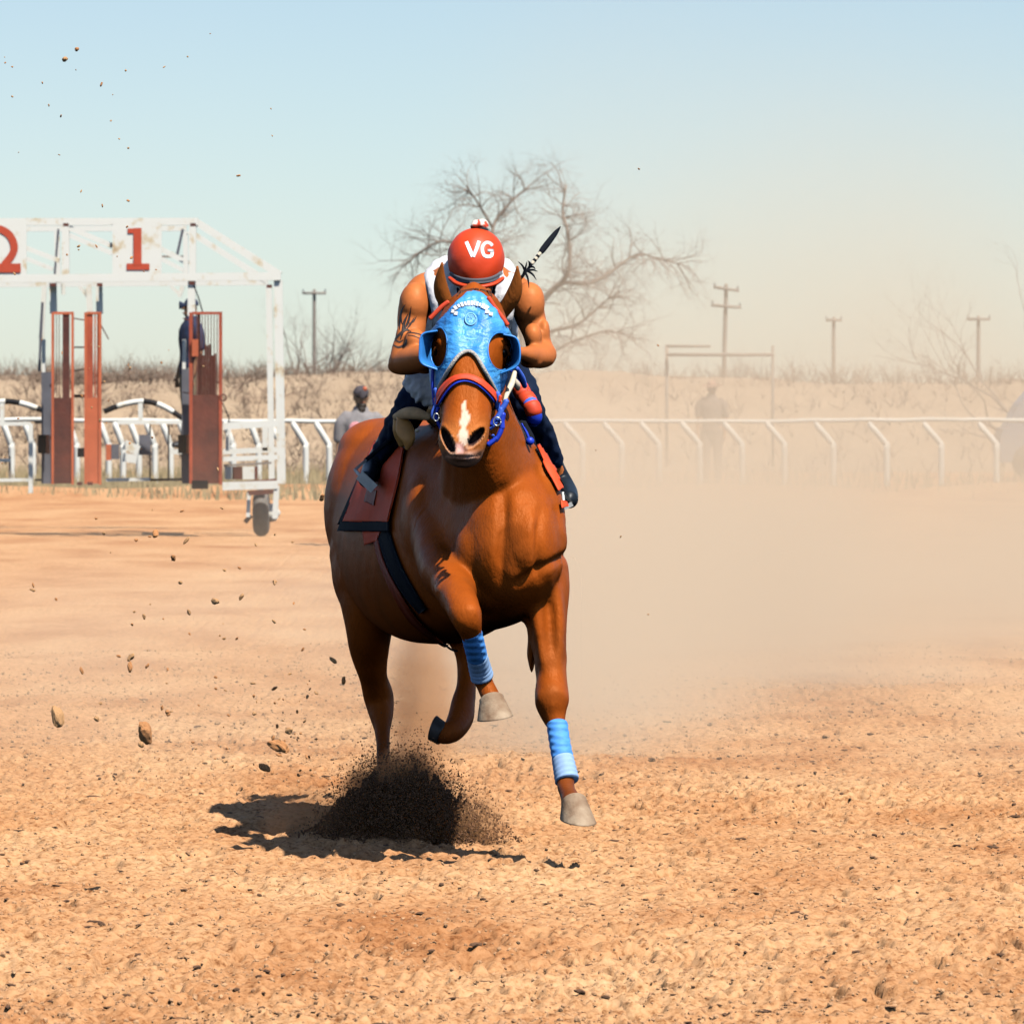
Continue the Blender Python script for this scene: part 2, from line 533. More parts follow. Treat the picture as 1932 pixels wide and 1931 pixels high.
# ------------------------------------------------------------------ earth bank behind the rail
bx = np.linspace(-120, 120, 700); by = np.linspace(126, 160, 70)
X, Y = np.meshgrid(bx, by)
crest = 1.74 + 0.42 * (vnoise(X * 0.12, Y * 0, 31) - 0.5) + 0.26 * (vnoise(X * 0.9, Y * 0.4, 32) - 0.5)
crest = crest + 0.12 * sstep(2, -10, X) 
prof = sstep(126, 137, Y) * sstep(160, 150, Y)
Z = -0.15 + prof * (crest + 0.15) + 0.10 * prof * (vnoise(X * 1.1, Y * 0.8, 33) - 0.5) + 0.05 * (vnoise(X * 3, Y * 2, 34) - 0.5)
nX, nY = len(bx), len(by)
idx = np.arange(nX * nY).reshape(nY, nX)
Q_ = np.stack([idx[:-1, :-1].ravel(), idx[:-1, 1:].ravel(), idx[1:, 1:].ravel(), idx[1:, :-1].ravel()], 1)
o = mk('earth_bank', np.stack([X.ravel(), Y.ravel(), Z.ravel()], 1), Q_, M['bank'])
o["kind"] = "structure"; o["label"] = "long low pinkish tan earth bank behind the rail"
def bank_z(x, y):
    return 1.7

# ------------------------------------------------------------------ bare trees, brush
class Twigs:
    def __init__(s, seed): s.mb_t = MB(); s.mb_c = MB(); s.r = random.Random(seed)
    def grow(s, p, d, L, r, lvl, maxl, spread=0.7, up=0.05, kids=(2, 4), trunk_lvl=1, wob=0.22, shrink=0.66):
        n = max(3, int(4 - lvl * 0.3)) + (2 if lvl < 2 else 0)
        pts = [p.copy()]; rr = [r]
        q = p.copy(); dd = d.copy()
        for i in range(n):
            dd = norm(dd + np.array([s.r.gauss(0, wob), s.r.gauss(0, wob), s.r.gauss(0, wob * 0.8) + up]))
            q = q + dd * L / n
            pts.append(q.copy()); rr.append(r * (1 - 0.55 * (i + 1) / n))
        seg = 7 if lvl < 2 else (4 if lvl < 4 else 3)
        (s.mb_t if lvl <= trunk_lvl else s.mb_c).add(tube(pts, rr, seg=seg, sub=2 if lvl < 2 else 1, cap=False))
        if lvl >= maxl: return
        k = s.r.randint(*kids)
        for i in range(k):
            t = 1.0 if i == 0 else s.r.uniform(0.35, 1.0)
            j = min(n, max(1, int(round(t * n))))
            nd = norm(dd + np.array([s.r.gauss(0, spread), s.r.gauss(0, spread), s.r.gauss(0, spread * 0.75)]))
            s.grow(pts[j], nd, L * shrink * s.r.uniform(0.8, 1.2), rr[j] * 0.72, lvl + 1, maxl, spread, up, kids, trunk_lvl, wob, shrink)

def bare_tree(base, dirs, L, r, label, seed, maxl=6, group=None, spread=0.62, name='bare_tree', cat='tree', **k):
    t = thing(name, base, label, cat, group)
    T = Twigs(seed)
    b = np.array(base, float)
    for d in dirs:
        T.grow(b, norm(np.array(d, float)), L, r, 0, maxl, spread, **k)
    T.mb_t.build('trunk', M['bark'], t)
    T.mb_c.build('crown', M['twig'], t)
    return t

b0 = pt(985, 735, 150); b0[2] = 0
T = thing('bare_tree', b0, "large leafless mesquite tree with wide crooked crown right behind the jockey", "tree")
TW = Twigs(5)
tr = []
def limb(pxs, r0, r1, lv=0, d0=150.0):
    pts = [pt(x, y, d0 + dz) for x, y, dz in pxs]
    TW.mb_t.add(tube(pts, np.linspace(r0, r1, len(pts)), seg=7, sub=4, cap=False))
    return [np.array(p) for p in catmull(pts, 4)]
trunk = limb([(985, 860, 0), (990, 760, 0), (986, 680, 0), (992, 615, 0)], 0.15, 0.10)
la = limb([(992, 620, 0), (1030, 560, 0), (1062, 530, -0.3), (1075, 500, -0.4), (1072, 440, -0.3), (1062, 400, 0), (1068, 350, 0.2)], 0.075, 0.022)
lb = limb([(1062, 532, -0.3), (1110, 535, 0), (1150, 515, 0.2), (1200, 480, 0.5), (1240, 488, 0.4), (1290, 500, 0.5)], 0.045, 0.010)
lc = limb([(990, 650, 0), (1040, 625, 0.4), (1090, 612, 0.6), (1140, 570, 1.0), (1170, 550, 1.0)], 0.05, 0.014)
ld = limb([(988, 640, 0), (950, 560, 0.3), (935, 490, 0.6), (930, 430, 0.8), (960, 385, 1.0), (1000, 350, 1.0)], 0.07, 0.02)
le = limb([(945, 545, 0.3), (890, 480, -0.6), (840, 455, -1.0), (800, 470, -1.0), (765, 500, -1.0)], 0.045, 0.012)
lf = limb([(986, 690, 0), (1040, 665, -0.6), (1090, 640, -1.0), (1150, 625, -1.2), (1200, 640, -1)], 0.045, 0.014)
lg = limb([(930, 430, 0.8), (900, 380, 0.6), (880, 350, 0.4)], 0.035, 0.010)
for br, seed in ((la, 3), (lb, 5), (lc, 7), (ld, 9), (le, 11), (lf, 13), (lg, 15)):
    for i in range(3, len(br), 2):
        t = norm(br[i] - br[i - 1])
        for q in range(5):
            d = norm(t * 0.6 + np.array([TW.r.gauss(0, 0.8), TW.r.gauss(0, 0.6), TW.r.gauss(0.0, 0.55)]))
            TW.grow(br[i], d, TW.r.uniform(0.4, 0.85), 0.013, 3, 6, 0.6, -0.03, (3, 4), 0, 0.28, 0.66)
TW.mb_t.build('trunk', M['bark'], T); TW.mb_c.build('crown', M['twig'], T)

b1 = pt(600, 720, 150); b1[2] = 0.9
bare_tree(b1, [(-0.7, 0, 1), (0.6, 0.2, 1), (1.2, -.2, 0.8), (0.1, 0.3, 1.0), (-0.2, -0.3, 1)], 1.25, 0.045, "small leafless bushy tree on the bank between gate and jockey", 21, 6, spread=0.5)
b2 = pt(2010, 735, 120); b2[2] = 0
bare_tree(b2, [(-0.55, 0, 1.0), (-0.9, 0.2, 0.5), (0.2, 0.1, 1), (-1, 0, 1.2)], 2.0, 0.05, "leafless tree reaching in from the right edge of the frame", 33, 6, spread=0.5, up=0.02)
b3 = pt(1800, 712, 140); b3[2] = 1.5
bare_tree(b3, [(0.2, 0, 1), (-0.5, 0, 0.8)], 0.6, 0.03, "thin leafless sapling faint in the dust left of the right-edge tree", 41, 5)
bush_n = [(205, 705, 0.75, 'tan leafless bush on the bank left of the gate opening'), (255, 706, 0.95, 'tallest leafless bush seen through the gate opening'),
          (310, 706, 0.65, 'low leafless bush beside the crouching gate worker'), (455, 706, 0.55, 'small leafless bush seen through the right bay of the gate'),
          (40, 705, 0.6, 'low leafless bush under the number 2 board'), (690, 700, 0.95, 'tan leafless bush left of the jockey elbow'),
          (1085, 700, 1.1, 'dusty leafless bush right of the jockey elbow'), (1180, 706, 0.7, 'low leafless bush under the big mesquite limb'),
          (1460, 706, 1.0, 'rounded leafless bush fading in the dust behind the rail'), (1640, 708, 0.5, 'low leafless bush in dust far right of the horse')]
for i, (px, py, h, lab) in enumerate(bush_n):
    b = pt(px, py, 146); b[2] = 1.45
    T = Twigs(100 + i)
    dirs = [(T.r.uniform(-1.2, 1.2), T.r.uniform(-.6, .6), 1.0) for _ in range(7)]
    for d in dirs: T.grow(b + np.array([d[0] * 0.25, d[1] * 0.3, 0]), norm(np.array(d)), h * 0.55, 0.016, 2, 6, 0.5, 0.05, (2, 3), 0, 0.2, 0.66)
    o = T.mb_c.build('bare_bush', M['brush'] if i % 2 else M['twig'])
    tag(o, lab, "bush", "leafless bushes along the bank")
# dry brush covering the bank
T = Twigs(400)
for i in range(2400):
    x = T.r.uniform(-13, 13) if i % 2 else T.r.uniform(-12, -2); y = T.r.uniform(127, 148)
    h = T.r.uniform(0.12, 0.42)
    z = 1.75 * float(sstep(126, 137, np.array(y))) - 0.12
    for q in range(3):
        d = norm(np.array([T.r.gauss(0, .6), T.r.gauss(0, .6), 1.0]))
        T.grow(np.array([x, y, z]), d, h, 0.009, 4, 5, 0.5, 0.0, (2, 3), 0, 0.2, 0.7)
o = T.mb_c.build('dry_brush', M['scrub']); tag(o, "dry tan brush thinly covering the earth bank", "brush", kind="stuff")
# grass along the far edge of the track
T = Twigs(401)
V2 = MB()
for i in range(5200):
    px = T.r.uniform(-60, 640) if i % 3 else T.r.uniform(-60, 2000)
    d = T.r.uniform(98, 122)
    b = pt(px, 0, d); b[2] = 0.0
    h = T.r.uniform(0.06, 0.24) * (1.0 if T.r.random() < 0.7 else 1.5)
    t = b + np.array([T.r.gauss(0, .05), T.r.gauss(0, .05), h + 0.05])
    ww = 0.012
    V2.add((np.array([b + (-ww, 0, -0.02), b + (ww, 0, -0.02), t]), [(0, 1, 2)]))
o = V2.build('grass', M['grass'], smooth=False); tag(o, "dry yellow grass along the foot of the white rail", "grass", kind="stuff")

# ------------------------------------------------------------------ utility poles
def util_pole(px, ytop, d, arms, label, lean=0.0):
    b = pt(px, ytop, d); top = b[2]; x = b[0]
    t = thing('utility_pole', (x, d, 0), label, 'utility pole', 'utility poles beyond the bank')
    mk('pole', *tube([(x - lean, d, -0.3), (x - lean * .5, d, top / 2), (x, d, top)], [0.085, 0.075, 0.06], seg=10, sub=3), M['pole'], t)
    for (ya, hw, tilt) in arms:
        z = pt(px, ya, d)[2]
        mk('crossarm', *bar((x - hw, d - 0.14, z + tilt), (x + hw, d - 0.14, z - tilt), 0.09, 0.09), M['pole'], t)
        for q in (-0.92, 0.92):
            mk('insulator', *tube([(x + hw * q, d - 0.14, z - tilt * q + 0.04), (x + hw * q, d - 0.14, z - tilt * q + 0.14)], [0.03, 0.02], seg=8, sub=2), M['pad'], t)
util_pole(593, 548, 260, [(553, 0.45, 0.0)], "plain utility pole rising behind the small bare tree")
util_pole(1370, 538, 230, [(545, 0.42, 0.06), (578, 0.5, 0.04)], "utility pole with two crossarms faint in the dust", 0.12)
util_pole(1573, 600, 260, [(604, 0.3, 0)], "faint short utility pole above the rounded bush")
util_pole(1846, 598, 250, [(602, 0.42, 0.0)], "utility pole near the right edge behind the sapling")

# timber frame behind the rail, and a square post
fr = thing('timber_frame', pt(1340, 718, 124) * (1, 1, 0), "thin timber frame with a long crossbar standing faint in dust", "frame")
mk('post', *bar(pt(1258, 880, 124), pt(1258, 650, 124), 0.06), M['pole'], fr)
mk('post', *bar(pt(1458, 880, 124), pt(1458, 652, 124), 0.05), M['pole'], fr)
mk('crossbar', *bar(pt(1258, 669, 123.8), pt(1460, 669, 123.8), 0.06), M['pole'], fr)
mk('crossbar', *bar(pt(1258, 653, 123.8), pt(1340, 653, 123.8), 0.05), M['pole'], fr)
sp = MB(); sp.add(bar(pt(1003, 905, 116), pt(1003, 716, 116), 0.2, 0.2)); sp.add(box(pt(1003, 714, 116), (0.24, 0.24, 0.05)))
tag(sp.build('wooden_post', M['pole'], smooth=False), "square brown wooden post just right of the striped rein", "post")

# ------------------------------------------------------------------ white rail
rail = thing('track_rail', (0, 112, 0), "long white track rail on bent gooseneck posts behind the horse", "rail")
pts = []
r_ = random.Random(3)
for px in range(-120, 2080, 55):
    yb = 790 + (4 if 300 < px < 1500 else 2) + r_.uniform(-1.3, 1.3)
    pts.append(pt(px, yb, 112 + r_.uniform(-.05, .05)))
mk('top_rail', *tube(pts, 0.034, seg=8, sub=3), M['whitefar'], rail)
posts = [-95, -58, -18, 22, 62, 98, 145, 180, 205, 232, 262, 292, 322, 355, 398, 440, 488, 532, 577, 621, 668, 716, 764, 812, 860, 908, 956, 1004, 1052, 1099, 1173, 1243, 1320, 1400, 1480, 1572, 1673, 1776, 1880, 1990]
for px in posts:
    k = 30 if px > 1050 else (22 if px > 500 else 14)
    p = [pt(px - k * 1.05, 800, 111.9), pt(px - k, 803, 111.8), pt(px - 2, 836, 111.8), pt(px, 845, 111.8), pt(px, 925, 111.8)]
    p[-1][2] = -0.1
    mk('post', *tube(p, [0.035, 0.05, 0.05, 0.05, 0.05], seg=8, sub=3), M['whitefar'], rail)
# ------------------------------------------------------------------ starting gate
gate = thing('starting_gate', pt(230, 718, 75) * (1, 1, 0), "white steel starting gate with number boards and rust red stall doors", "starting gate")
def G(a, b, wpx=12, d=75.0, d2=None, name='beam', mat='white', par=None):
    return mk(name, *bar(pt(a[0], a[1], d), pt(b[0], b[1], d2 or d), wpx * d / F), M[mat], par or gate, smooth=False)
# front frame
G((-160, 419), (374, 418), 14); G((-160, 527), (530, 521), 15, 74.96)
G((372, 420), (529, 519), 14, 75.02)
G((124, 426), (124, 520), 14); G((364, 426), (363, 520), 13)
G((525, 529), (531, 912), 16, name='leg')
G((-40, 425), (-40, 520), 13)
# rear frame
G((-160, 432), (352, 431), 10, 78); G((-160, 538), (506, 533), 10, 78)
G((356, 436), (504, 530), 11, 78)
G((107, 437), (110, 533), 10, 78); G((350, 437), (351, 533), 9, 78)
G((507, 539), (513, 905), 11, 78, name='leg')
# braces
G((131, 430), (212, 464), 10, 75.0); G((131, 444), (212, 478), 9, 78)
G((300, 468), (356, 497), 10, 75.0, 75); G((300, 486), (350, 512), 8, 78)
G((45, 466), (112, 492), 9, 75.0); G((45, 486), (100, 508), 8, 78)
G((305, 484), (346, 484), 4, 78, mat='pole'); G((345, 432), (334, 482), 5, 76.5, mat='pad')
G((110, 432), (103, 520), 4, 76.5, mat='pad')
G((100, 534), (101, 592), 13, 75.2, name='leg'); G((167, 534), (170, 592), 11, 76, name='leg'); G((187, 534), (188, 592), 12, 75.2, name='leg'); G((119, 534), (120, 556), 7, 75.2)
G((362, 528), (361, 596), 14, 75.0, name='leg'); G((345, 540), (338, 560), 8, 76.5); G((150, 540), (168, 562), 7, 76); G((322, 540), (340, 556), 6, 76)
G((84, 538), (78, 640), 9, 76, name='leg'); G((80, 570), (74, 700), 5, 75.9, mat='pad')
# number boards
from mathutils import noise as mnoise
def textmesh(txt, size, ext=0.004, bold=0.0):
    cu = bpy.data.curves.new("t", 'FONT'); cu.body = txt; cu.size = size; cu.extrude = ext; cu.offset = bold
    cu.align_x = 'CENTER'; cu.align_y = 'CENTER'; cu.resolution_u = 6
    o = bpy.data.objects.new("t", cu); COL.objects.link(o)
    dg = bpy.context.evaluated_depsgraph_get(); me = o.evaluated_get(dg).to_mesh()
    v = np.array([x.co[:] for x in me.vertices]); f = [tuple(p.vertices) for p in me.polygons]
    o.evaluated_get(dg).to_mesh_clear(); bpy.data.objects.remove(o); bpy.data.curves.remove(cu)
    return v, f
def board(x0, x1, y0, y1, label):
    o = mk('number_board', *pbox(x0, y0, x1, y1, 74.925, 0.03), M['white'], gate, smooth=False)
    o["label"] = label
    return o
s75 = 75 / F
bd1 = board(212, 305, 420, 519, "white board with a painted red 1")
bd2 = board(-75, 50, 420, 519, "white board with a painted red 2")
def gz(stroke, wpx, par):       # a painted stroke as a thin flat ribbon
    P = catmull([pt(x, y, 74.922) for x, y in stroke], 6)
    T_ = norm(np.gradient(P, axis=0)); S = np.stack([-T_[:, 2], T_[:, 1] * 0, T_[:, 0]], 1)
    w_ = wpx * s75 / 2
    n = len(P)
    v = np.concatenate([P + S * w_, P - S * w_, P + S * w_ + (0, -0.006, 0), P - S * w_ + (0, -0.006, 0)])
    f = []
    for i in range(n - 1):
        f += [(2 * n + i, 2 * n + i + 1, 3 * n + i + 1, 3 * n + i), (i, i + 1, 2 * n + i + 1, 2 * n + i), (n + i, 3 * n + i, 3 * n + i + 1, n + i + 1)]
    f += [(0, 2 * n, 3 * n, n), (n - 1, 2 * n - 1, 4 * n - 1, 3 * n - 1)]
    return v, f
d1 = MB()
d1.add(pbox(252, 430, 267, 500, 74.912, 0.012)); d1.add(pbox(239, 497, 282, 509, 74.915, 0.012)); d1.add(pbox(241, 431, 254, 440, 74.914, 0.012))
d1.build('digit', M['number'], bd1, smooth=False)
d2 = MB()
d2.add(gz([(-42, 455), (-30, 436), (-12, 431), (5, 434), (20, 446), (27, 466), (22, 482), (8, 500)], 14, bd2))
d2.add(pbox(-40, 497, 39, 514, 74.912, 0.012)); d2.build('digit', M['number'], bd2, smooth=False)
# stall doors
def door(x0, x1, ysplit, mats, bars, label, d=74.7, edge=5, solid_top=None):
    dr = thing('stall_door', pt((x0 + x1) / 2, 913, d), label, None) if False else None
    fr = MB()
    fr.add(pbox(x0, 589, x0 + edge, 913, d, 0.05)); fr.add(pbox(x1 - edge, 588, x1, 914, d - 0.002, 0.05)); fr.add(pbox(x0 + edge, 588, x1 - edge, 593, d, 0.05))
    o = fr.build('stall_door', M[mats[0]], gate, smooth=False); o["label"] = label
    mk('lower_panel', *pbox(x0 + edge, ysplit, x1 - edge, 912, d + 0.01, 0.03), M[mats[1]], o, smooth=False)
    bb = MB()
    for bx_, bw in bars: bb.add(pbox(bx_, 592, bx_ + bw, ysplit, d + 0.012, 0.02))
    bb.build('bar', M[mats[2]], o, smooth=False)
    return o
door(97, 139, 750, ('redlight', 'rust', 'rust'), [(101, 1.2), (106, 1.2), (118, 13), (111, 1.2)], "dark brown lower stall door with orange edge", edge=4.5)
door(159, 191, 750, ('redlight', 'redlight', 'red'), [(163, 12), (178, 2.5), (183, 4)], "narrow orange red stall door")
dC = door(357, 419, 745, ('red', 'rustred', 'rust'), [(364 + i * 5.6, 1.5) for i in range(9)] + [(372, 6)], "wide rusty barred stall door", edge=6)
rp = MB()
for q in range(7): rp.add(pbox(376 + q * 4.6, 640 + abs(3 - q) * 9 + (q % 2) * 12, 380.4 + q * 4.6, 745, 74.73, 0.01))
rp.build('mesh_screen', M['rustred'], dC, smooth=False)
mk('bracket', *pbox(362, 640, 374, 672, 74.66, 0.04), M['redlight'], dC, smooth=False)
mk('latch', *tube([pt(421 + 6 * math.cos(a), 750 + 6 * math.sin(a), 74.7) for a in np.linspace(0, 5.9, 12)], 0.008, seg=6, sub=1), M['rust'], dC)
for (x0, x1, y0) in ((78, 98, 702), (343, 358, 696)):
    o = mk('padded_post', *pbox(x0, y0, x1, 912, 75.3, 0.18), M['pad'], gate, smooth=False)
    mk('padded_post', *pbox(x0 + 1, 640, x0 + 7, y0, 75.4, 0.1), M['white'], gate, smooth=False)
    mk('pad_block', *pbox(x0 - 7, 820, x0 + 10, 855, 75.15, 0.1), M['black'], gate, smooth=False)
    mk('pad_block', *pbox(x0 + 9, 820, x0 + 15, 856, 75.1, 0.1), M['redlight'], gate, smooth=False)
mk('pad_block', *pbox(200, 838, 209, 868, 75.3, 0.1), M['redlight'], gate, smooth=False)
mk('pad_block', *pbox(207, 838, 224, 866, 75.4, 0.1), M['pad'], gate, smooth=False)
mk('pad_block', *pbox(146, 845, 159, 862, 75.2, 0.08), M['black'], gate, smooth=False)
G((140, 655), (160, 655), 3, 75.1, mat='rust'); G((140, 747), (160, 747), 6, 75.1, mat='rust')
# tail gates with arched hoops
def hoop(x0, x1, yl, yt, yr):
    hp = thing('tail_gate', (0, 0, 0), None, None); hp.parent = gate
    hp.location = Vector((0, 79.5, 0)) - gate.location
    P = [pt(x0 + (x1 - x0) * t, (yl if t < .5 else yr) + (yt - (yl if t < .5 else yr)) * math.sin(math.pi * t), 79.5) for t in np.linspace(0, 1, 25)]
    k = 0
    for (a, b_) in ((0, 4), (4, 12), (12, 16), (16, 21), (21, 24)):
        mk('hoop_pipe', *tube(P[a:b_ + 1], 0.032, seg=8, sub=2, cap=False), M['black' if k % 2 == 0 else 'white'], hp); k += 1
    xm = (x0 + x1) / 2 - 6
    mk('hoop_post', *bar(pt(xm, yt + 2, 79.5), pt(xm, 797, 79.5), 0.05), M['white'], hp, smooth=False)
    return hp
hoop(196, 346, 776, 757, 790); hoop(-70, 90, 790, 757, 778)
for a, b_, w_, m_ in [((222, 797), (346, 796), 7, 'white'), ((-60, 800), (58, 799), 7, 'white'), ((200, 905), (283, 904), 6, 'white'), ((283, 905), (345, 904), 5, 'black'), ((283, 800), (283, 904), 3, 'black'), ((318, 800), (318, 904), 3, 'black'), ((344, 796), (344, 900), 4, 'black'),
                      ((-60, 906), (58, 905), 6, 'white'), ((66, 797), (78, 797), 4, 'black'), ((58, 799), (58, 930), 8, 'white'), ((66, 905), (80, 905), 4, 'black'), ((-60, 868), (20, 868), 6, 'white'), ((18, 860), (19, 905), 4, 'pole')]:
    G(a, b_, w_, 79.4, mat=m_, name='tail_rail')
mk('tail_panel', *bar(pt(234, 838, 79.2), pt(262, 850, 79.2), 0.11, 0.03), M['white'], gate, smooth=False)
mk('tail_panel', *pbox(262, 820, 284, 858, 79.3, 0.03), M['pad'], gate, smooth=False)
mk('tail_panel', *bar(pt(232, 862, 79.2), pt(258, 866, 79.2), 0.10, 0.03), M['white'], gate, smooth=False)
# side platform, wheel
pf = thing('side_platform', (0, 0, 0), None, None); pf.parent = gate; pf.location = Vector((0, 75, 0)) - gate.location
for a, b_, w_, m_, dd in [((421, 804), (527, 798), 13, 'white', 74.8), ((421, 852), (522, 848), 10, 'white', 76.4), ((421, 866), (524, 862), 9, 'white', 74.8), ((420, 917), (524, 914), 15, 'white', 74.8),
                          ((422, 878), (512, 873), 4, 'pole', 76), ((425, 912), (522, 905), 5, 'rustred', 76.3), ((430, 810), (430, 850), 8, 'white', 76), ((500, 806), (500, 850), 10, 'white', 76.4)]:
    mk('platform_rail', *bar(pt(*a, dd), pt(*b_, dd), w_ * dd / F), M[m_], pf, smooth=False)
for x0, x1, m_ in ((424, 436, 'white'), (438, 457, 'rust'), (458, 480, 'white'), (480, 486, 'rust')):
    mk('hazard_board', *pbox(x0, 880, x1, 904, 75.9, 0.03), M[m_], pf, smooth=False)
mk('bumper', *pbox(362, 906, 392, 922, 74.6, 0.1), M['black'], pf, smooth=False)
mk('wheel_frame', *bar(pt(470, 926, 74.8), pt(468, 975, 74.8), 0.04), M['white'], pf, smooth=False)
mk('wheel_frame', *bar(pt(469, 930, 74.7), pt(516, 927, 74.7), 0.05), M['rust'], pf, smooth=False)
mk('wheel_frame', *bar(pt(522, 915, 74.8), pt(519, 978, 74.8), 0.06), M['white'], pf, smooth=False)
mk('wheel_frame', *bar(pt(462, 985, 74.9), pt(474, 972, 74.9), 0.05), M['rust'], pf, smooth=False)
cw = pt(493, 967, 75.2); cw[2] = 0.26
ang = np.linspace(0, 2 * math.pi, 33)
wh = mk('wheel', *tube([cw + (0, 0.02, 0), cw + (0.11, 0.02, 0)], [0.10, 0.10], seg=16, sub=2, ref=(0, 0, 1)), M['white'], pf)
tv, tf = tube([cw + np.array([0.0, 0.17 * math.cos(a), 0.17 * math.sin(a)]) for a in ang], [(0.075, 0.095)] * 33 if False else 0.09, seg=12, sub=1, cap=False, ref=(1, 0, 0))
mk('tyre', tv, tf, M['tyre'], wh)
# cables, pull rods and hinges
for a_, b__ in (((136, 600), (162, 604)), ((136, 700), (160, 696)), ((190, 612), (205, 640)), ((345, 600), (357, 604)), ((345, 740), (358, 742))):
    G(a_, b__, 2.2, 74.9, mat='rust', name='hinge')
for pth in ([(364, 535), (374, 560), (382, 588)], [(420, 760), (432, 790), (428, 806)]):
    mk('cable', *tube([pt(x, y, 74.8) for x, y in pth], 0.007, seg=6, sub=6), M['black'], gate)
# bits of mounting hardware
hw = MB()
for x, y in ((100, 537), (188, 537), (362, 534), (508, 540), (124, 424), (364, 424), (170, 912), (150, 912)):
    hw.add(pbox(x - 5, y - 3, x + 5, y + 3, 74.7, 0.05))
hw.build('bracket', M['rust'], gate, smooth=False)

# ------------------------------------------------------------------ parked car cut by the right edge
car = thing('parked_car', pt(1990, 718, 118) * (1, 1, 0), "blue grey parked car half hidden in dust at right frame edge", "car")
M['carpaint'] = basic('blue_grey_car_paint', (0.24, 0.27, 0.33), 0.3, 0.05, 2)
M['glass'] = basic('dark_car_glass', (0.06, 0.07, 0.08), 0.1, 0.1, 2)
d = 117.0
def extrude(poly, d0, d1):
    a = np.array([pt(x, y, d) for x, y in poly]); n = len(a)
    v = np.concatenate([a + (0, d0, 0), a + (0, d1, 0)])
    f = [tuple(range(n)), tuple(range(2 * n - 1, n - 1, -1))] + [(i, i + n, (i + 1) % n + n, (i + 1) % n) for i in range(n)]
    return v, f
mk('body', *extrude([(1888, 872), (1885, 835), (1893, 808), (1930, 800), (2200, 796), (2330, 800), (2345, 835), (2340, 872)], 0, 1.7), M['carpaint'], car, smooth=False)
mk('cabin', *extrude([(1900, 806), (1925, 760), (1945, 738), (1975, 731), (2110, 731), (2170, 750), (2215, 798)], 0.12, 1.58), M['carpaint'], car, smooth=False)
mk('window', *extrude([(1932, 800), (1948, 750), (1985, 742), (2030, 742), (2030, 800)], 0.10, 0.14), M['glass'], car, smooth=False)
mk('window', *extrude([(2042, 800), (2042, 742), (2105, 742), (2160, 760), (2180, 798)], 0.10, 0.14), M['glass'], car, smooth=False)
for px in (1945, 2275):
    c = pt(px, 872, d); c[2] = 0.32
    wv = mk('wheel', *tube([c + (0, -0.04, 0), c + (0, 0.18, 0)], [0.31, 0.31], seg=24, sub=1, ref=(0, 0, 1)), M['tyre'], car)
    mk('rim', *tube([c + (0, -0.10, 0), c + (0, -0.05, 0)], [0.18, 0.18], seg=20, sub=1, ref=(0, 0, 1)), M['alu'], wv)
# ================================================================== HORSE
D0 = -0.9
def H(px, py, d): return pt(px, py, d + D0)
def Rr(px, d): return px * (d + D0) / F

def htube(pts, seg=20, sub=5, ref=(0, 1, 0), cap=True):
    """pts: (px, py, d, r_px) or (px, py, d, r_side_px, r_depth_m)"""
    P = [H(*p[:3]) for p in pts]
    R_ = [(Rr(p[3], p[2]), p[4] if len(p) > 4 else Rr(p[3], p[2])) for p in pts]
    return tube(P, R_, seg=seg, sub=sub, ref=ref, cap=cap)

horse = thing('horse', H(840, 718, 25.6) * (1, 1, 0), "galloping chestnut racehorse in blue hood and blue leg wraps", "horse")

def closed_loft(secs, nseg):
    """secs: list of closed rings (m x 3) of equal length"""
    S = np.array(secs); n, m_ = S.shape[:2]
    v = S.reshape(-1, 3); f = []
    for i in range(n - 1):
        for j in range(m_):
            k = (j + 1) % m_
            f.append((i * m_ + j, i * m_ + k, (i + 1) * m_ + k, (i + 1) * m_ + j))
    v = np.concatenate([v, S[0].mean(0)[None], S[-1].mean(0)[None]])
    a, b_ = len(v) - 2, len(v) - 1
    for j in range(m_):
        k = (j + 1) % m_
        f.append((a, k, j)); f.append((b_, (n - 1) * m_ + j, (n - 1) * m_ + k))
    return v, f

# trunk: (d, cx, ytop, ybot, halfwidth px, squareness)
TR = [(24.80, 978, 985, 1085, 48), (24.86, 972, 935, 1130, 78), (24.98, 962, 880, 1165, 98), (25.2, 936, 842, 1180, 126), (25.5, 900, 800, 1190, 156),
      (25.85, 868, 790, 1200, 158), (26.25, 832, 803, 1215, 166), (26.6, 800, 800, 1205, 160), (26.9, 770, 783, 1150, 152), (27.15, 752, 790, 1090, 140), (27.35, 748, 815, 1030, 108), (27.48, 745, 860, 960, 55)]
A = catmull(np.array(TR, float), 5)
rings = []
for d, cx, yt, yb, hw in A:
    a = np.linspace(0, 2 * math.pi, 48, endpoint=False)
    cy = (yt + yb) / 2; hh = (yb - yt) / 2
    c, s = np.cos(a), np.sin(a)
    e = 0.86
    xs = cx + hw * np.sign(c) * np.abs(c) ** e * (1 - 0.13 * np.clip(-s, 0, 1))
    ys = cy + hh * np.sign(s) * np.abs(s) ** e
    rings.append([H(x, y, d) for x, y in zip(xs, ys)])
trunk_m = closed_loft(rings[::-1], 48)

# neck
neck_m = htube([(945, 985, 25.30, 112, 0.30), (938, 925, 25.20, 108, 0.27), (922, 870, 25.10, 88, 0.25), (905, 810, 24.99, 72, 0.22), (893, 740, 24.90, 62, 0.19), (893, 670, 24.86, 50, 0.16), (894, 600, 24.84, 42, 0.12), (894, 566, 24.82, 33, 0.08)], seg=32)

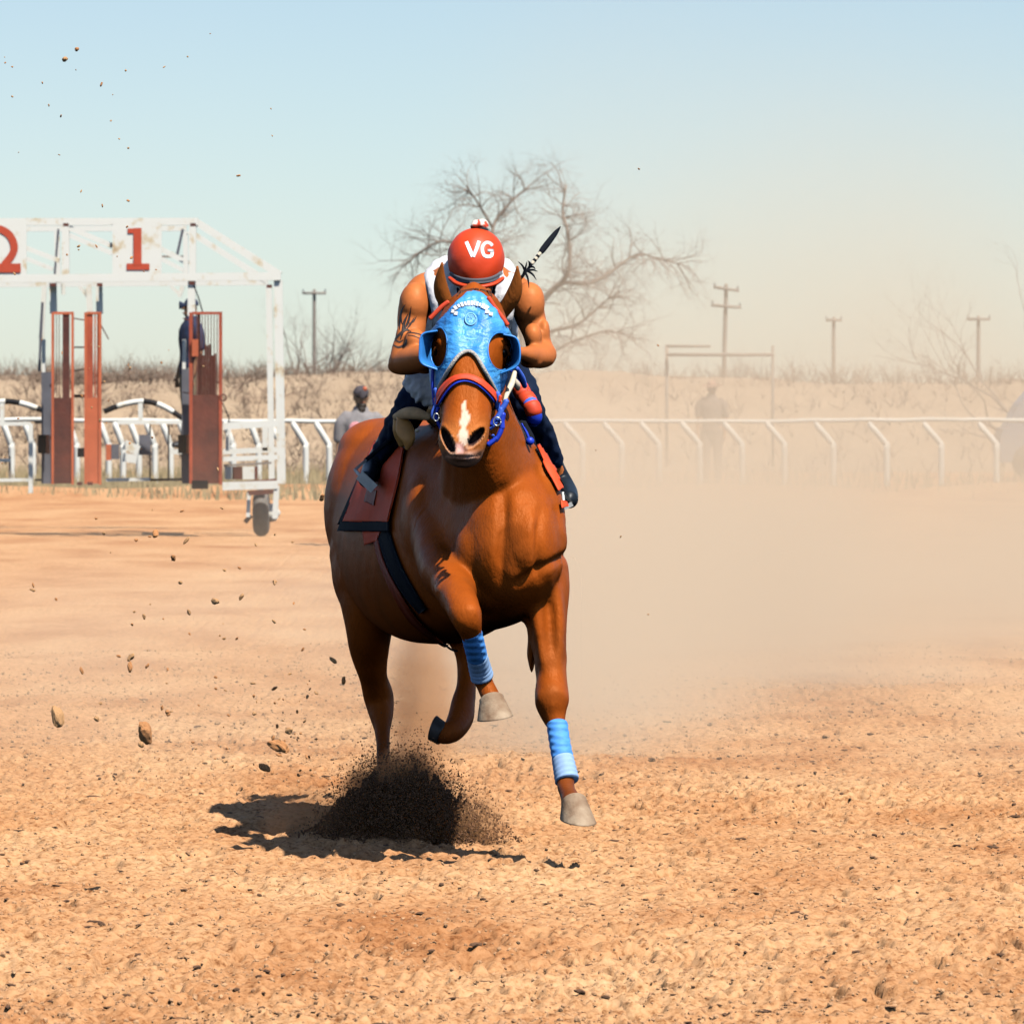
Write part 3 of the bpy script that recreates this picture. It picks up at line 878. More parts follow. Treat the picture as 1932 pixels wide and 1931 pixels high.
# head (y, cx, front, back, half widths px: front, middle, jaw)
HD = [(548, 895, -.30, -.13, 18, 24, 18), (560, 894, -.34, -.07, 34, 42, 34), (590, 892, -.385, -.04, 50, 60, 50), (625, 890, -.42, -.06, 58, 71, 60),
      (660, 887, -.455, -.10, 54, 74, 67), (700, 884, -.495, -.15, 43, 62, 64), (735, 882, -.525, -.20, 40, 53, 58), (770, 880, -.555, -.29, 42, 48, 46),
      (800, 878, -.58, -.34, 44, 46, 38), (828, 874, -.60, -.37, 44, 46, 35), (850, 872, -.60, -.395, 39, 41, 32), (868, 873, -.588, -.42, 31, 33, 28), (879, 874, -.565, -.45, 19, 20, 17)]
def head_rings(nv, nu, grow=0.0):
    B = catmull(np.array(HD, float), nv)
    out = []
    for y, cx, f, b_, wf, wm, wj in B:
        D_ = b_ - f
        g = grow
        ctl = [(0, f - g * .9), (wf * 0.55, f + .004 - g), (wf, f + .17 * D_ - g * .5), (wm, f + .45 * D_), (wj, f + .74 * D_), (wj * .55, b_ - .01 + g * .7), (0, b_ + g)]
        full = ctl + [(-x, q) for x, q in ctl[-2:0:-1]]
        P = np.array(full + [full[0]] , float)
        # closed catmull
        Pc = np.concatenate([P[-2:-1], P, P[1:2]])
        ring = []
        for i in range(1, len(Pc) - 2):
            for k in range(nu):
                t = k / nu
                p0, p1, p2, p3 = Pc[i - 1], Pc[i], Pc[i + 1], Pc[i + 2]
                ring.append(0.5 * ((2 * p1) + (-p0 + p2) * t + (2 * p0 - 5 * p1 + 4 * p2 - p3) * t * t + (-p0 + 3 * p1 - 3 * p2 + p3) * t ** 3))
        gp = grow * 535
        out.append([H(cx + x * (1 + gp / max(wm, 10)), y, 25 + q) for x, q in ring])
    return out
head_m = closed_loft(head_rings(5, 5), 60)

body = MB()
body.add(trunk_m); body.add(neck_m); body.add(head_m)
E = lambda px, py, d, rx, ry, rz, **k: ellipsoid(H(px, py, d), (Rr(rx, d), rz, Rr(ry, d)), **k)
# head details: brow ridges, cheek, nostril flares, chin
for sx, cx in ((-1, 836), (1, 941)):
    body.add(E(cx, 648, 24.66, 15, 16, 0.06)); body.add(E(cx - sx * 4, 676, 24.68, 14, 12, 0.05))
body.add(E(842, 826, 24.475, 15, 27, 0.05)); body.add(E(902, 826, 24.475, 16, 27, 0.05))
body.add(E(873, 858, 24.43, 30, 13, 0.055)); body.add(E(874, 874, 24.47, 22, 9, 0.05))
body.add(E(838, 740, 24.66, 14, 36, 0.09)); body.add(E(930, 740, 24.66, 14, 36, 0.09))
# chest and shoulders
body.add(E(902, 1045, 24.97, 46, 66, 0.11)); body.add(E(995, 1030, 24.89, 50, 80, 0.12))
body.add(E(1026, 985, 25.12, 42, 92, 0.20)); body.add(E(806, 985, 25.48, 52, 110, 0.22))
body.add(E(1010, 925, 25.2, 42, 60, 0.18)); body.add(E(935, 1110, 25.02, 75, 48, 0.15))
# muscle bands of shoulder, neck and forearm
body.add(htube([(968, 840, 25.06, 22, .05), (985, 900, 25.02, 27, .06), (992, 950, 24.97, 28, .06), (992, 1010, 24.92, 22, .05)], seg=12))
body.add(htube([(1030, 900, 25.1, 16, .06), (1046, 960, 25.03, 20, .07), (1048, 1020, 24.98, 22, .07), (1040, 1075, 24.98, 20, .06)], seg=12))
body.add(htube([(1012, 1110, 25.0, 15, .05), (1014, 1160, 24.97, 17, .05), (1022, 1220, 24.95, 13, .04), (1030, 1270, 24.93, 8, .03)], seg=12))
body.add(htube([(1048, 1115, 25.02, 14, .05), (1054, 1170, 24.99, 15, .05), (1054, 1230, 24.96, 12, .04), (1050, 1280, 24.93, 8, .03)], seg=12))
# haunches
body.add(E(700, 960, 26.95, 90, 150, 0.30)); body.add(E(700, 1070, 26.85, 76, 110, 0.26)); body.add(E(830, 960, 26.95, 90, 150, 0.30))
body.add(E(722, 850, 27.0, 86, 62, 0.26))
# hind right leg (planted, viewer's left)
body.add(htube([(700, 1050, 26.85, 80, .22), (698, 1120, 26.78, 62, .17), (697, 1175, 26.78, 47, .13), (697, 1225, 26.86, 38, .09), (704, 1275, 26.98, 27, .065), (714, 1312, 27.06, 29, .07), (719, 1345, 27.03, 24, .055), (722, 1385, 26.97, 15, .032), (724, 1440, 26.9, 14, .03), (727, 1480, 26.84, 19, .042), (730, 1505, 26.74, 17, .036), (732, 1520, 26.68, 20, .04)]))
# hind left leg (swinging forward under the belly)
body.add(htube([(850, 1060, 26.85, 80, .2), (868, 1150, 26.6, 55, .15), (880, 1215, 26.5, 30, .09), (881, 1250, 26.48, 20, .055), (880, 1290, 26.44, 19, .045), (874, 1325, 26.38, 23, .05), (869, 1355, 26.3, 25, .05), (855, 1378, 26.22, 22, .045), (838, 1384, 26.2, 21, .045)]))
# fore right leg (lifted, viewer's left)
body.add(htube([(822, 1000, 25.4, 52, .16), (836, 1070, 25.12, 46, .12), (858, 1112, 24.86, 38, .09), (872, 1142, 24.68, 33, .07), (880, 1163, 24.62, 31, .055), (886, 1182, 24.64, 24, .045), (893, 1210, 24.70, 18, .032), (901, 1245, 24.78, 17, .03), (908, 1272, 24.83, 19, .036), (916, 1293, 24.85, 17, .034), (925, 1312, 24.82, 19, .034)]))
body.add(E(846, 1112, 24.80, 28, 22, 0.08)); body.add(E(884, 1156, 24.60, 24, 22, 0.035))
# fore left leg (reaching, viewer's right)
body.add(htube([(1020, 1000, 25.2, 50, .16), (1028, 1090, 25.12, 46, .13), (1028, 1150, 25.08, 44, .11), (1034, 1205, 25.03, 37, .085), (1040, 1255, 24.98, 31, .065), (1042, 1290, 24.94, 30, .058), (1041, 1322, 24.9, 33, .06), (1044, 1350, 24.89, 25, .048), (1052, 1380, 24.86, 17, .034), (1060, 1430, 24.8, 16, .03), (1066, 1465, 24.76, 19, .036), (1070, 1488, 24.72, 18, .036), (1079, 1510, 24.64, 19, .036)]))
body.add(E(1040, 1316, 24.875, 30, 30, 0.035)); body.add(E(1003, 1215, 25.12, 10, 60, 0.05))

def wsm(V):
    # smooth the head and lower legs less than the trunk
    z = V[:, 2]; y = V[:, 1]
    w_ = np.ones(len(V))
    w_ = np.where((y < 24.9 + D0) & (z > 1.3), 0.45, w_)
    w_ = np.where(z < 0.62, 0.5, w_)
    return w_
HV, HQ = remesh(body.arr(), 0.0075, 18, wsm, 0.5)
HN = vnormals(HV, HQ)
px_ = CX + HV[:, 0] * F / HV[:, 1]; py_ = HZ + (CAMZ - HV[:, 2]) * F / HV[:, 1]; dd_ = HV[:, 1] - D0
# gentle relief of muscle and veins
X_, Y_, Z_ = HV.T
rel = 0.009 * (vnoise(X_ * 9 + 5, Z_ * 7 + Y_ * 6, 51) - 0.5) + 0.004 * (vnoise(X_ * 22, Z_ * 20 + Y_ * 15, 52) - 0.5)
rel *= np.where(dd_ > 25.25, 0.25, 1.0)
rel *= np.where((dd_ < 24.8) & (HV[:, 2] > 1.3), 0.3, 1.0)
groove = -0.022 * np.exp(-((px_ - (948 + (py_ - 1000) * -0.05)) / 12) ** 2) * sstep(900, 960, py_) * sstep(1130, 1060, py_) * (dd_ < 25.3)
groove += -0.018 * np.exp(-((px_ - (1018 + (py_ - 1000) * -0.03)) / 9) ** 2) * sstep(940, 1000, py_) * sstep(1110, 1060, py_) * (dd_ < 25.3)
groove += -0.014 * np.exp(-((py_ - (1085 + (px_ - 1000) * -0.55)) / 9) ** 2) * sstep(960, 990, px_) * (dd_ < 25.3)
HV = HV + HN * (rel + groove)[:, None]
# nostrils pushed in
def nost(cx, cy, a, b_, tilt, dep):
    c, s = math.cos(tilt), math.sin(tilt)
    u = (px_ - cx) * c + (py_ - cy) * s; v_ = -(px_ - cx) * s + (py_ - cy) * c
    q = (u / a) ** 2 + (v_ / b_) ** 2
    return q
face = (dd_ < 24.62) & (HV[:, 2] > 1.3)
qL = nost(845, 831, 8.5, 25, -0.42, 0); qR = nost(898, 825, 8.5, 22, 0.72, 0)
qm = np.minimum(qL, qR)
push = 0.045 * sstep(1.25, 0.35, qm) * face
HV[:, 1] += push; 
rim = 0.007 * np.exp(-((np.sqrt(qm) - 1.25) / 0.22) ** 2) * face
HV[:, 1] -= rim
# mouth line
ml = 853 + 0.004 * (px_ - 873) ** 2 * -1 + 9
HV[:, 1] += 0.010 * np.exp(-((py_ - ml) / 2.6) ** 2) * face * (np.abs(px_ - 873) < 34)
# ---- coat pigment
coat = np.array([0.36, 0.074, 0.008])
C_ = np.tile(coat, (len(HV), 1))
def blend(mask, col):
    global C_
    mask = np.clip(mask, 0, 1)[:, None]
    C_ = C_ * (1 - mask) + np.array(col) * mask
nn_ = vnoise(X_ * 14, Z_ * 12 + Y_ * 9, 61)
blend(0.35 * sstep(0.55, 0.9, nn_), (0.30, 0.075, 0.014))
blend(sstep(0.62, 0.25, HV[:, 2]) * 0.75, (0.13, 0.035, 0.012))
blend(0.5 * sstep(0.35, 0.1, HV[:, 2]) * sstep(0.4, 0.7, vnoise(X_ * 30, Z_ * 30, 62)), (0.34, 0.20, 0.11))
fr_ = (dd_ < 24.7) & (HV[:, 2] > 1.3)
blend(sstep(765, 830, py_) * fr_ * 0.55, (0.55, 0.20, 0.055))
# star stripe
w1 = np.interp(py_, [752, 762, 775, 785, 797, 806, 820, 832, 842], [0, 3.5, 4, 8, 8.5, 4, 9.5, 9, 0])
c1 = np.interp(py_, [752, 770, 785, 800, 820, 842], [876, 876, 879, 875, 874, 878])
blend(sstep(1.25, 0.8, np.abs(px_ - c1) / np.maximum(w1, 0.5)) * fr_ * (py_ > 750) * (py_ < 842), (0.72, 0.56, 0.42))
blend(sstep(843, 856, py_) * fr_ * 0.8, (0.36, 0.19, 0.13))
blend(sstep(10, 5, np.abs(px_ - 865 - (py_ - 830) * 0.1)) * sstep(832, 840, py_) * sstep(860, 850, py_) * fr_ * 0.9, (0.62, 0.36, 0.33))
blend(sstep(12, 4, np.hypot(px_ - 886, py_ - 862)) * fr_ * 0.7, (0.60, 0.38, 0.30))
blend(sstep(7, 3, np.abs(px_ - 878)) * sstep(838, 845, py_) * sstep(858, 850, py_) * fr_ * 0.7, (0.10, 0.05, 0.05))
blend(sstep(1.15, 0.75, qm) * fr_, (0.035, 0.02, 0.022))
blend(sstep(1.9, 1.3, qm) * sstep(0.9, 1.15, qm) * fr_ * (py_ > 822) * 0.6, (0.42, 0.27, 0.18))
M['coat'] = colmat('chestnut_coat', 0.48, 0.55, 110, 0.005, 0.18, 7, 0.34, stretch=(1, 1, 0.35), sheen_tint=(1.0, 0.42, 0.16))
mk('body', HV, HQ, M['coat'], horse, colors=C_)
HB = BVHTree.FromPolygons([Vector(v) for v in HV], [tuple(q) for q in HQ.tolist()])
CAMP = Vector((0, 0, CAMZ))
def proj(px, py, bvh=None, off=0.006, dflt=None):
    b_ = bvh or HB
    dr = Vector(pt(px, py, 1.0)) - CAMP
    dr.normalize()
    h = b_.ray_cast(CAMP, dr)
    if h[0] is None:
        if dflt is None: return None, None
        return np.array(pt(px, py, dflt)), np.array([0, -1.0, 0])
    nrm = h[1]
    if nrm.dot(dr) > 0: nrm = -nrm
    return np.array(h[0] + nrm * off), np.array(nrm)

def proj_path(path, sub=6, bvh=None, off=0.006):
    P = catmull(np.array(path, float), sub)
    out, last = [], None
    for q in P:
        a, n_ = proj(q[0], q[1], bvh, off, dflt=last)
        if a is None: continue
        last = a[1]
        out.append(a)
    return out

def ribbon(path, wpx, sub=8, bvh=None, off=0.005, th=0.004, cross=3):
    """strap lying on a surface: path in picture units, draped by ray casting"""
    P = catmull(np.array([p[:2] for p in path], float), sub)
    W_ = catmull(np.array([[p[2] if len(p) > 2 else wpx, 0] for p in path], float), sub)[:, 0]
    T_ = norm(np.gradient(P, axis=0)); S = np.stack([-T_[:, 1], T_[:, 0]], 1)
    n = len(P); rows = []; nr = []
    first = None
    for q in P:
        a, _ = proj(q[0], q[1], bvh, off)
        if a is not None: first = a[1]; break
    last = [first or 24.3] * cross
    for i in range(n):
        for k in range(cross):
            t = (k / (cross - 1) - 0.5) * W_[i]
            q = P[i] + S[i] * t
            a, nm = proj(q[0], q[1], bvh, off, dflt=last[k])
            if abs(a[1] - last[k]) > 0.12 and i > 0: a = pt(q[0], q[1], last[k] + 0.02 * np.sign(a[1] - last[k]))
            last[k] = a[1]
            rows.append(a); nr.append(nm)
    rows = np.array(rows); nr = np.array(nr)
    top = rows + nr * th; m_ = len(rows)
    v = np.concatenate([rows, top]); f = []
    for i in range(n - 1):
        for k in range(cross - 1):
            a = i * cross + k
            f.append((a + m_, a + 1 + m_, a + cross + 1 + m_, a + cross + m_)); f.append((a, a + cross, a + cross + 1, a + 1))
        for k in (0, cross - 1):
            a = i * cross + k
            f.append((a, a + m_, a + cross + m_, a + cross))
    for a0 in (0, (n - 1) * cross):
        for k in range(cross - 1): f.append((a0 + k, a0 + k + 1, a0 + k + 1 + m_, a0 + k + m_))
    return v, f

def patch(c00, c10, c11, c01, nu=30, nv=40, off=0.008, th=0.006, bvh=None, wave=0.0):
    """cloth panel over a surface; corners in picture units"""
    c = [np.array(x, float) for x in (c00, c10, c11, c01)]
    rows = np.zeros((nv, nu, 3)); nr = np.zeros((nv, nu, 3)); last = None
    for j in range(nv):
        for i in range(nu):
            u, v_ = i / (nu - 1), j / (nv - 1)
            q = c[0] * (1 - u) * (1 - v_) + c[1] * u * (1 - v_) + c[2] * u * v_ + c[3] * (1 - u) * v_
            a, nm = proj(q[0], q[1], bvh, off + wave * math.sin(u * 9 + v_ * 5) * 0.5, dflt=last)
            if a is None: a = H(q[0], q[1], 26.0); nm = np.array([0, -1.0, 0])
            last = a[1]; rows[j, i] = a; nr[j, i] = nm
    r = rows.reshape(-1, 3); n_ = nr.reshape(-1, 3)
    v = np.concatenate([r, r + n_ * th]); m_ = len(r); f = []
    for j in range(nv - 1):
        for i in range(nu - 1):
            a = j * nu + i
            f.append((a + m_, a + nu + m_, a + nu + 1 + m_, a + 1 + m_)); f.append((a, a + 1, a + nu + 1, a + nu))
    for i in range(nu - 1):
        for a in (i, (nv - 1) * nu + i): f.append((a, a + 1, a + 1 + m_, a + m_))
    for j in range(nv - 1):
        for a in (j * nu, j * nu + nu - 1): f.append((a, a + nu, a + nu + m_, a + m_))
    return v, f

# ---- ears
def ear(tip, base, wtip, wmid, face_dir, d):
    """cupped leaf between base and tip"""
    nu, nv = 13, 18
    b0_, t0 = H(base[0], base[1], d + 0.05), H(tip[0], tip[1], d - 0.01)
    ax = t0 - b0_; L = np.linalg.norm(ax); ax = ax / L
    side = norm(np.cross(ax, np.array([face_dir * 0.25, -1.0, 0.0]))); fw = np.cross(side, ax)
    rows = []
    for j in range(nv):
        t = j / (nv - 1)
        wd = wmid * (math.sin(math.pi * min(1, (0.22 + 0.78 * t))) ** 0.75 if t > 0.36 else (0.72 + 0.28 * t / 0.36)) * (1.0 if t < .97 else 0.6)
        if t > 0.36: wd = wmid * max(0.05, math.cos((t - 0.36) / 0.64 * math.pi / 2) ** 1.0)
        cup = 1.9 - 0.9 * t
        bow = 0.02 * math.sin(math.pi * t)
        for i in range(nu):
            a = (i / (nu - 1) - 0.5) * 2 * cup
            rows.append(b0_ + ax * L * t + side * (wd * math.sin(a) / max(math.sin(min(cup, 1.57)), .3)) + fw * (0.035 * (1 - t * .6) - wd * (math.cos(a)) * 0.9) * -1 * 1.0 + side * bow * face_dir)
    rows = np.array(rows)
    f = [(j * nu + i, j * nu + i + 1, (j + 1) * nu + i + 1, (j + 1) * nu + i) for j in range(nv - 1) for i in range(nu - 1)]
    return rows, f
for tip, base, fd, lab in (((833, 497), (848, 600), -1, 'a'), ((977, 504), (946, 604), 1, 'b')):
    v, f = ear(tip, base, 4, 0.026, fd, 24.78)
    o = mk('ear', v, f, M['coat'], horse, colors=np.tile(np.array([0.36, 0.105, 0.022]), (len(v), 1)))
    sm = o.modifiers.new('s', 'SOLIDIFY'); sm.thickness = 0.006; sm.offset = 0
# ---- eyes
M['eye'] = basic('dark_horse_eye', (0.012, 0.008, 0.007), 0.08, 0.1, 10)
for cx in (829, 948):
    mk('eye', *E(cx, 664, 24.655, 11, 11, 0.024), M['eye'], horse)
    lid = tube([H(cx - 12, 668, 24.655), H(cx - 5, 655, 24.64), H(cx + 5, 655, 24.64), H(cx + 12, 668, 24.655)], 0.006, seg=8, sub=4)
    mk('eyelid', *lid, M['coat'], horse, colors=np.tile(np.array([0.2, 0.06, 0.02]), (len(lid[0]), 1)))
# ---- mane and forelock, tail
M['mane'] = basic('dark_chestnut_hair', (0.10, 0.032, 0.012), 0.5, 0.4, 30, stretch=(1, 1, .2))
rg = random.Random(8)
mm = MB()
for i in range(260):
    t = rg.random(); cx0, cy0, d = 893 + rg.uniform(-8, 8), 560 + t * 220, 24.86 + .10 * t + 0.14
    p0 = H(cx0, cy0, d); p0[1] += 0.02
    L = rg.uniform(0.08, 0.16)
    p1 = p0 + np.array([rg.uniform(-.06, .02), 0.06, 0.02]); p2 = p1 + np.array([rg.uniform(-.09, .01), 0.05, -L])
    mm.add(tube([p0, p1, p2], [0.004, 0.003, 0.001], seg=4, sub=3, cap=False))
mm.build('mane', M['mane'], horse); mm = MB()
for i in range(70):
    x0 = rg.uniform(-1, 1); p0 = H(896 + 26 * x0, 548 + 5 * abs(x0), 24.76)
    mm.add(tube([p0, p0 + np.array([.006 * x0, -.035, .006]), p0 + np.array([.014 * x0, -.06, -.012 - rg.random() * .012])], [0.0035, 0.003, 0.001], seg=4, sub=3, cap=False))
mm.build('forelock', M['mane'], horse)
mm = MB()
for i in range(200):
    p0 = H(757 + rg.uniform(-8, 8), 838 + rg.uniform(-8, 8), 27.42)
    a = np.array([rg.gauss(0, .05), rg.uniform(.18, .3), rg.uniform(-.05, .05)])
    b_ = a + np.array([rg.gauss(0, .06), rg.uniform(.18, .34), rg.uniform(-.3, -.1)])
    mm.add(tube([p0, p0 + a, p0 + b_, p0 + b_ * 1.2 + (0, 0, -rg.uniform(.05, .2))], [0.005, 0.004, 0.003, 0.001], seg=4, sub=3, cap=False))
mm.build('tail', M['mane'], horse)

# ---- hooves
M['hoof'] = basic('pale_hoof_horn', (0.46, 0.35, 0.24), 0.8, 0.25, 14, col2=(0.22, 0.13, 0.075), spec=0.2, bump=0.4, bscale=40)
M['hoofdark'] = basic('dark_hoof_horn', (0.05, 0.04, 0.035), 0.5, 0.25, 14)
def hoof(c_top, c_bot, rt, rb, toe_dir, nrm_, heel=0.8):
    """truncated cone with a flat sole; toe_dir: way the toe points; tilt: sole slant"""
    c_top = np.array(c_top); c_bot = np.array(c_bot); td = norm(np.array(toe_dir, float))
    ax = norm(c_bot - c_top); td = norm(td - ax * np.dot(td, ax)); sd = np.cross(ax, td)
    nrm_ = np.array(nrm_, float)
    ns = 36; rows = []
    prof = [(0.0, rt * 0.92), (0.05, rt * 1.05), (0.15, rt * 1.06), (0.5, rt * .5 + rb * .5), (0.93, rb * 0.98), (1.0, rb), (1.02, rb * 0.97), (1.02, rb * .01)]
    for t, r in prof:
        c = c_top * (1 - t) + c_bot * t
        for i in range(ns):
            a = 2 * math.pi * i / ns
            k = 1.0 if math.cos(a) > 0 else 1 - (1 - heel) * abs(math.cos(a))
            p = c + (td * math.cos(a) * k * 1.1 + sd * math.sin(a) * (0.97)) * r
            p = p - ax * np.dot(p - c, nrm_) / np.dot(ax, nrm_) * min(1.0, t * 1.2)
            rows.append(p)
    f = [(j * ns + i, j * ns + (i + 1) % ns, (j + 1) * ns + (i + 1) % ns, (j + 1) * ns + i)[::-1] for j in range(len(prof) - 1) for i in range(ns)]
    f.append(tuple(range((len(prof) - 1) * ns, len(prof) * ns)))
    return rows, f
mk('hoof', *hoof(H(927, 1316, 24.80), H(934, 1354, 24.76), Rr(23, 24.8), Rr(35, 24.8), (0.35, -1, 0), (0.16, 0.05, -1)), M['hoof'], horse)
mk('hoof', *hoof(H(1082, 1508, 24.62), H(1091, 1548, 24.57), Rr(24, 24.6), Rr(34, 24.6), (0.1, -1, 0), (-0.05, 0.12, -1)), M['hoof'], horse)
mk('hoof', *hoof(H(732, 1512, 26.68), H(735, 1545, 26.60), Rr(22, 26.7), Rr(30, 26.7), (0, -1, 0), (0, 0, -1)), M['hoofdark'], horse)
mk('hoof', *hoof(H(838, 1384, 26.2), H(817, 1370, 26.22), Rr(21, 26.2), Rr(24, 26.2), (-0.2, 0.1, -1), (-.9, 0.2, .3)), M['hoofdark'], horse)

# ---- leg wraps
m, nt, b = newmat('sky_blue_bandage')
n = noise_node(nt, 30, 5, stretch=(1, 1, 3)); r = ramp(nt, n.outputs["Fac"], [(0.3, (0.055, 0.25, 0.72)), (0.7, (0.11, 0.40, 0.92))])
tcw = N(nt, "ShaderNodeTexCoord")
wv = N(nt, "ShaderNodeTexWave", wave_type='BANDS', bands_direction='Z'); wv.inputs["Scale"].default_value = 13; wv.inputs["Distortion"].default_value = 1.2; wv.inputs["Detail"].default_value = 1
nt.links.new(tcw.outputs["Object"], wv.inputs[0])
bp = N(nt, "ShaderNodeBump"); bp.inputs["Strength"].default_value = 0.5; bp.inputs["Distance"].default_value = 0.004
nt.links.new(wv.outputs["Fac"], bp.inputs["Height"]); nt.links.new(bp.outputs[0], b.inputs["Normal"])
nt.links.new(r.outputs[0], b.inputs["Base Color"]); b.inputs["Roughness"].default_value = 0.7
M['wrap'] = m
M['wrapdirty'] = basic('dusty_pale_bandage', (0.30, 0.46, 0.72), 0.8, 0.15, 25)
def wrap(pts, name='leg_wrap'):
    v, f = htube(pts, seg=28, sub=8, cap=False)
    # winding ridges
    n = len(v) // 28
    c = v[:n * 28].reshape(n, 28, 3); ctr = c.mean(1, keepdims=True)
    a = np.arange(28) / 28 * 2 * math.pi
    k = 1 + 0.035 * np.sin(np.arange(n)[:, None] * 1.9 + a[None, :])
    v = (ctr + (c - ctr) * k[..., None]).reshape(-1, 3)
    return v, f
o = mk('leg_wrap', *wrap([(887, 1184, 24.64, 19.5, .040), (894, 1212, 24.70, 20, .040), (900, 1238, 24.765, 19.5, .038)]), M['wrap'], horse)
mk('dusty_band', *wrap([(899.5, 1236, 24.76, 19.6, .0385), (905, 1258, 24.81, 21, .040), (910, 1277, 24.835, 22, .042)]), M['wrapdirty'], o)
o = mk('leg_wrap', *wrap([(1051, 1366, 24.87, 20, .041), (1056, 1400, 24.83, 20, .040), (1062, 1432, 24.795, 20.5, .040)]), M['wrap'], horse)
mk('dusty_band', *wrap([(1061.6, 1430, 24.797, 20.8, .0405), (1066, 1452, 24.77, 22, .042), (1070, 1472, 24.75, 23, .044)]), M['wrapdirty'], o)

# ------------------------------------------------------------------ hood
m, nt, b = newmat('sky_blue_hood_fabric')
n = noise_node(nt, 9, 6); r = ramp(nt, n.outputs["Fac"], [(0.25, (0.03, 0.20, 0.62)), (0.5, (0.055, 0.33, 0.80)), (0.75, (0.13, 0.50, 0.90))])
nt.links.new(r.outputs[0], b.inputs["Base Color"]); b.inputs["Roughness"].default_value = 0.42; b.inputs["Specular IOR Level"].default_value = 0.6
n2 = noise_node(nt, 14, 5, stretch=(1, 1, 1.8)); bp = N(nt, "ShaderNodeBump"); bp.inputs["Strength"].default_value = 0.8; bp.inputs["Distance"].default_value = 0.02
nt.links.new(n2.outputs["Fac"], bp.inputs["Height"]); nt.links.new(bp.outputs[0], b.inputs["Normal"])
M['hood'] = m
M['cup'] = basic('glossy_sky_blue_blinker', (0.045, 0.27, 0.75), 0.35, 0.1, 8)
M['trim'] = basic('grey_white_fleece_trim', (0.50, 0.45, 0.40), 0.95, 0.25, 120, bump=0.6, bscale=200)

rg_ = np.array(head_rings(22, 16, 0.011))
nv_, nu_ = rg_.shape[:2]
hp = rg_.reshape(-1, 3)
hx = CX + hp[:, 0] * F / hp[:, 1]; hy = HZ + (CAMZ - hp[:, 2]) * F / hp[:, 1]
# wrinkle the cloth a little
Nn = np.zeros_like(rg_)
du = np.roll(rg_, -1, 1) - np.roll(rg_, 1, 1); dv = np.gradient(rg_, axis=0)
Nn = norm(np.cross(du, dv)).reshape(-1, 3)
ctr_ = np.repeat(rg_.mean(1), nu_, 0)
sgn = np.sign(((hp - ctr_) * Nn).sum(1)); Nn = Nn * sgn[:, None]
wr = 0.0045 * (vnoise(hx / 9, hy / 16 + hx / 30, 71) - 0.5) + 0.003 * (vnoise(hx / 20 + hy / 9, hy / 8, 72) - 0.5)
wr += 0.004 * np.exp(-((np.hypot(hx - 888, (hy - 603)) - 13) / 2.5) ** 2) * -1
hp = hp + Nn * wr[:, None]
front = (Nn[:, 1] < 0.0)
lowE = np.interp(hx, [800, 818, 830, 850, 866, 882, 898, 914, 934, 950, 975], [790, 752, 726, 692, 670, 662, 670, 698, 736, 770, 800])
upE = np.interp(hx, [800, 815, 836, 862, 880, 893, 906, 925, 945, 968, 985], [640, 622, 596, 568, 553, 549, 552, 566, 600, 636, 655])
keep = np.where(front, (hy < lowE) & (hy > upE), (hy > 640) & (hy < 756))
e1 = ((hx - 829) / 15.5) ** 2 + ((hy - 656 + (hx - 829) * .3) / 37) ** 2
e2 = ((hx - 943) / 23) ** 2 + ((hy - 663 - (hx - 943) * .1) / 35) ** 2
keep &= ~(front & ((e1 < 1) | (e2 < 1)))
ki = keep.reshape(nv_, nu_)
FQ = []
for j in range(nv_ - 1):
    a = ki[j] & np.roll(ki[j], -1) & ki[j + 1] & np.roll(ki[j + 1], -1)
    for i in np.nonzero(a)[0]:
        k = (i + 1) % nu_
        FQ.append((j * nu_ + i, j * nu_ + k, (j + 1) * nu_ + k, (j + 1) * nu_ + i))
FQ = np.array(FQ)
used = np.unique(FQ); rm = -np.ones(len(hp), int); rm[used] = np.arange(len(used))
hood = mk('hood', hp[used], rm[FQ], M['hood'], horse)
sm = hood.modifiers.new('s', 'SOLIDIFY'); sm.thickness = 0.004; sm.offset = -1
HoodB = BVHTree.FromPolygons([Vector(v) for v in rg_.reshape(-1, 3)], [(j * nu_ + i, j * nu_ + (i + 1) % nu_, (j + 1) * nu_ + (i + 1) % nu_, (j + 1) * nu_ + i) for j in range(nv_ - 1) for i in range(nu_)])
# fleece trim along the nose opening, piping round the eye holes
P = proj_path([(820, 752), (831, 727), (850, 693), (866, 671), (882, 663), (898, 671), (914, 699), (934, 737), (949, 768)], 8, HoodB, 0.002)
mk('fleece_trim', *tube(P, 0.0068, seg=8, sub=1), M['trim'], hood)
for (cx, cy, a, b__, sk) in ((829, 656, 16, 37.5, -.3), (943, 663, 23.5, 35.5, .1)):
    P = []
    for t in np.linspace(0, 2 * math.pi, 60):
        x = cx + a * math.cos(t); y = cy + b__ * math.sin(t) + (x - cx) * sk
        q, _ = proj(x, y, HoodB, 0.002, dflt=24.0)
        if P and abs(q[1] - P[-1][1]) > 0.05: q = pt(x, y, P[-1][1])
        P.append(q)
    mk('eye_hole_piping', *tube(P, 0.0035, seg=7, sub=1, cap=False), M['cup'], hood)
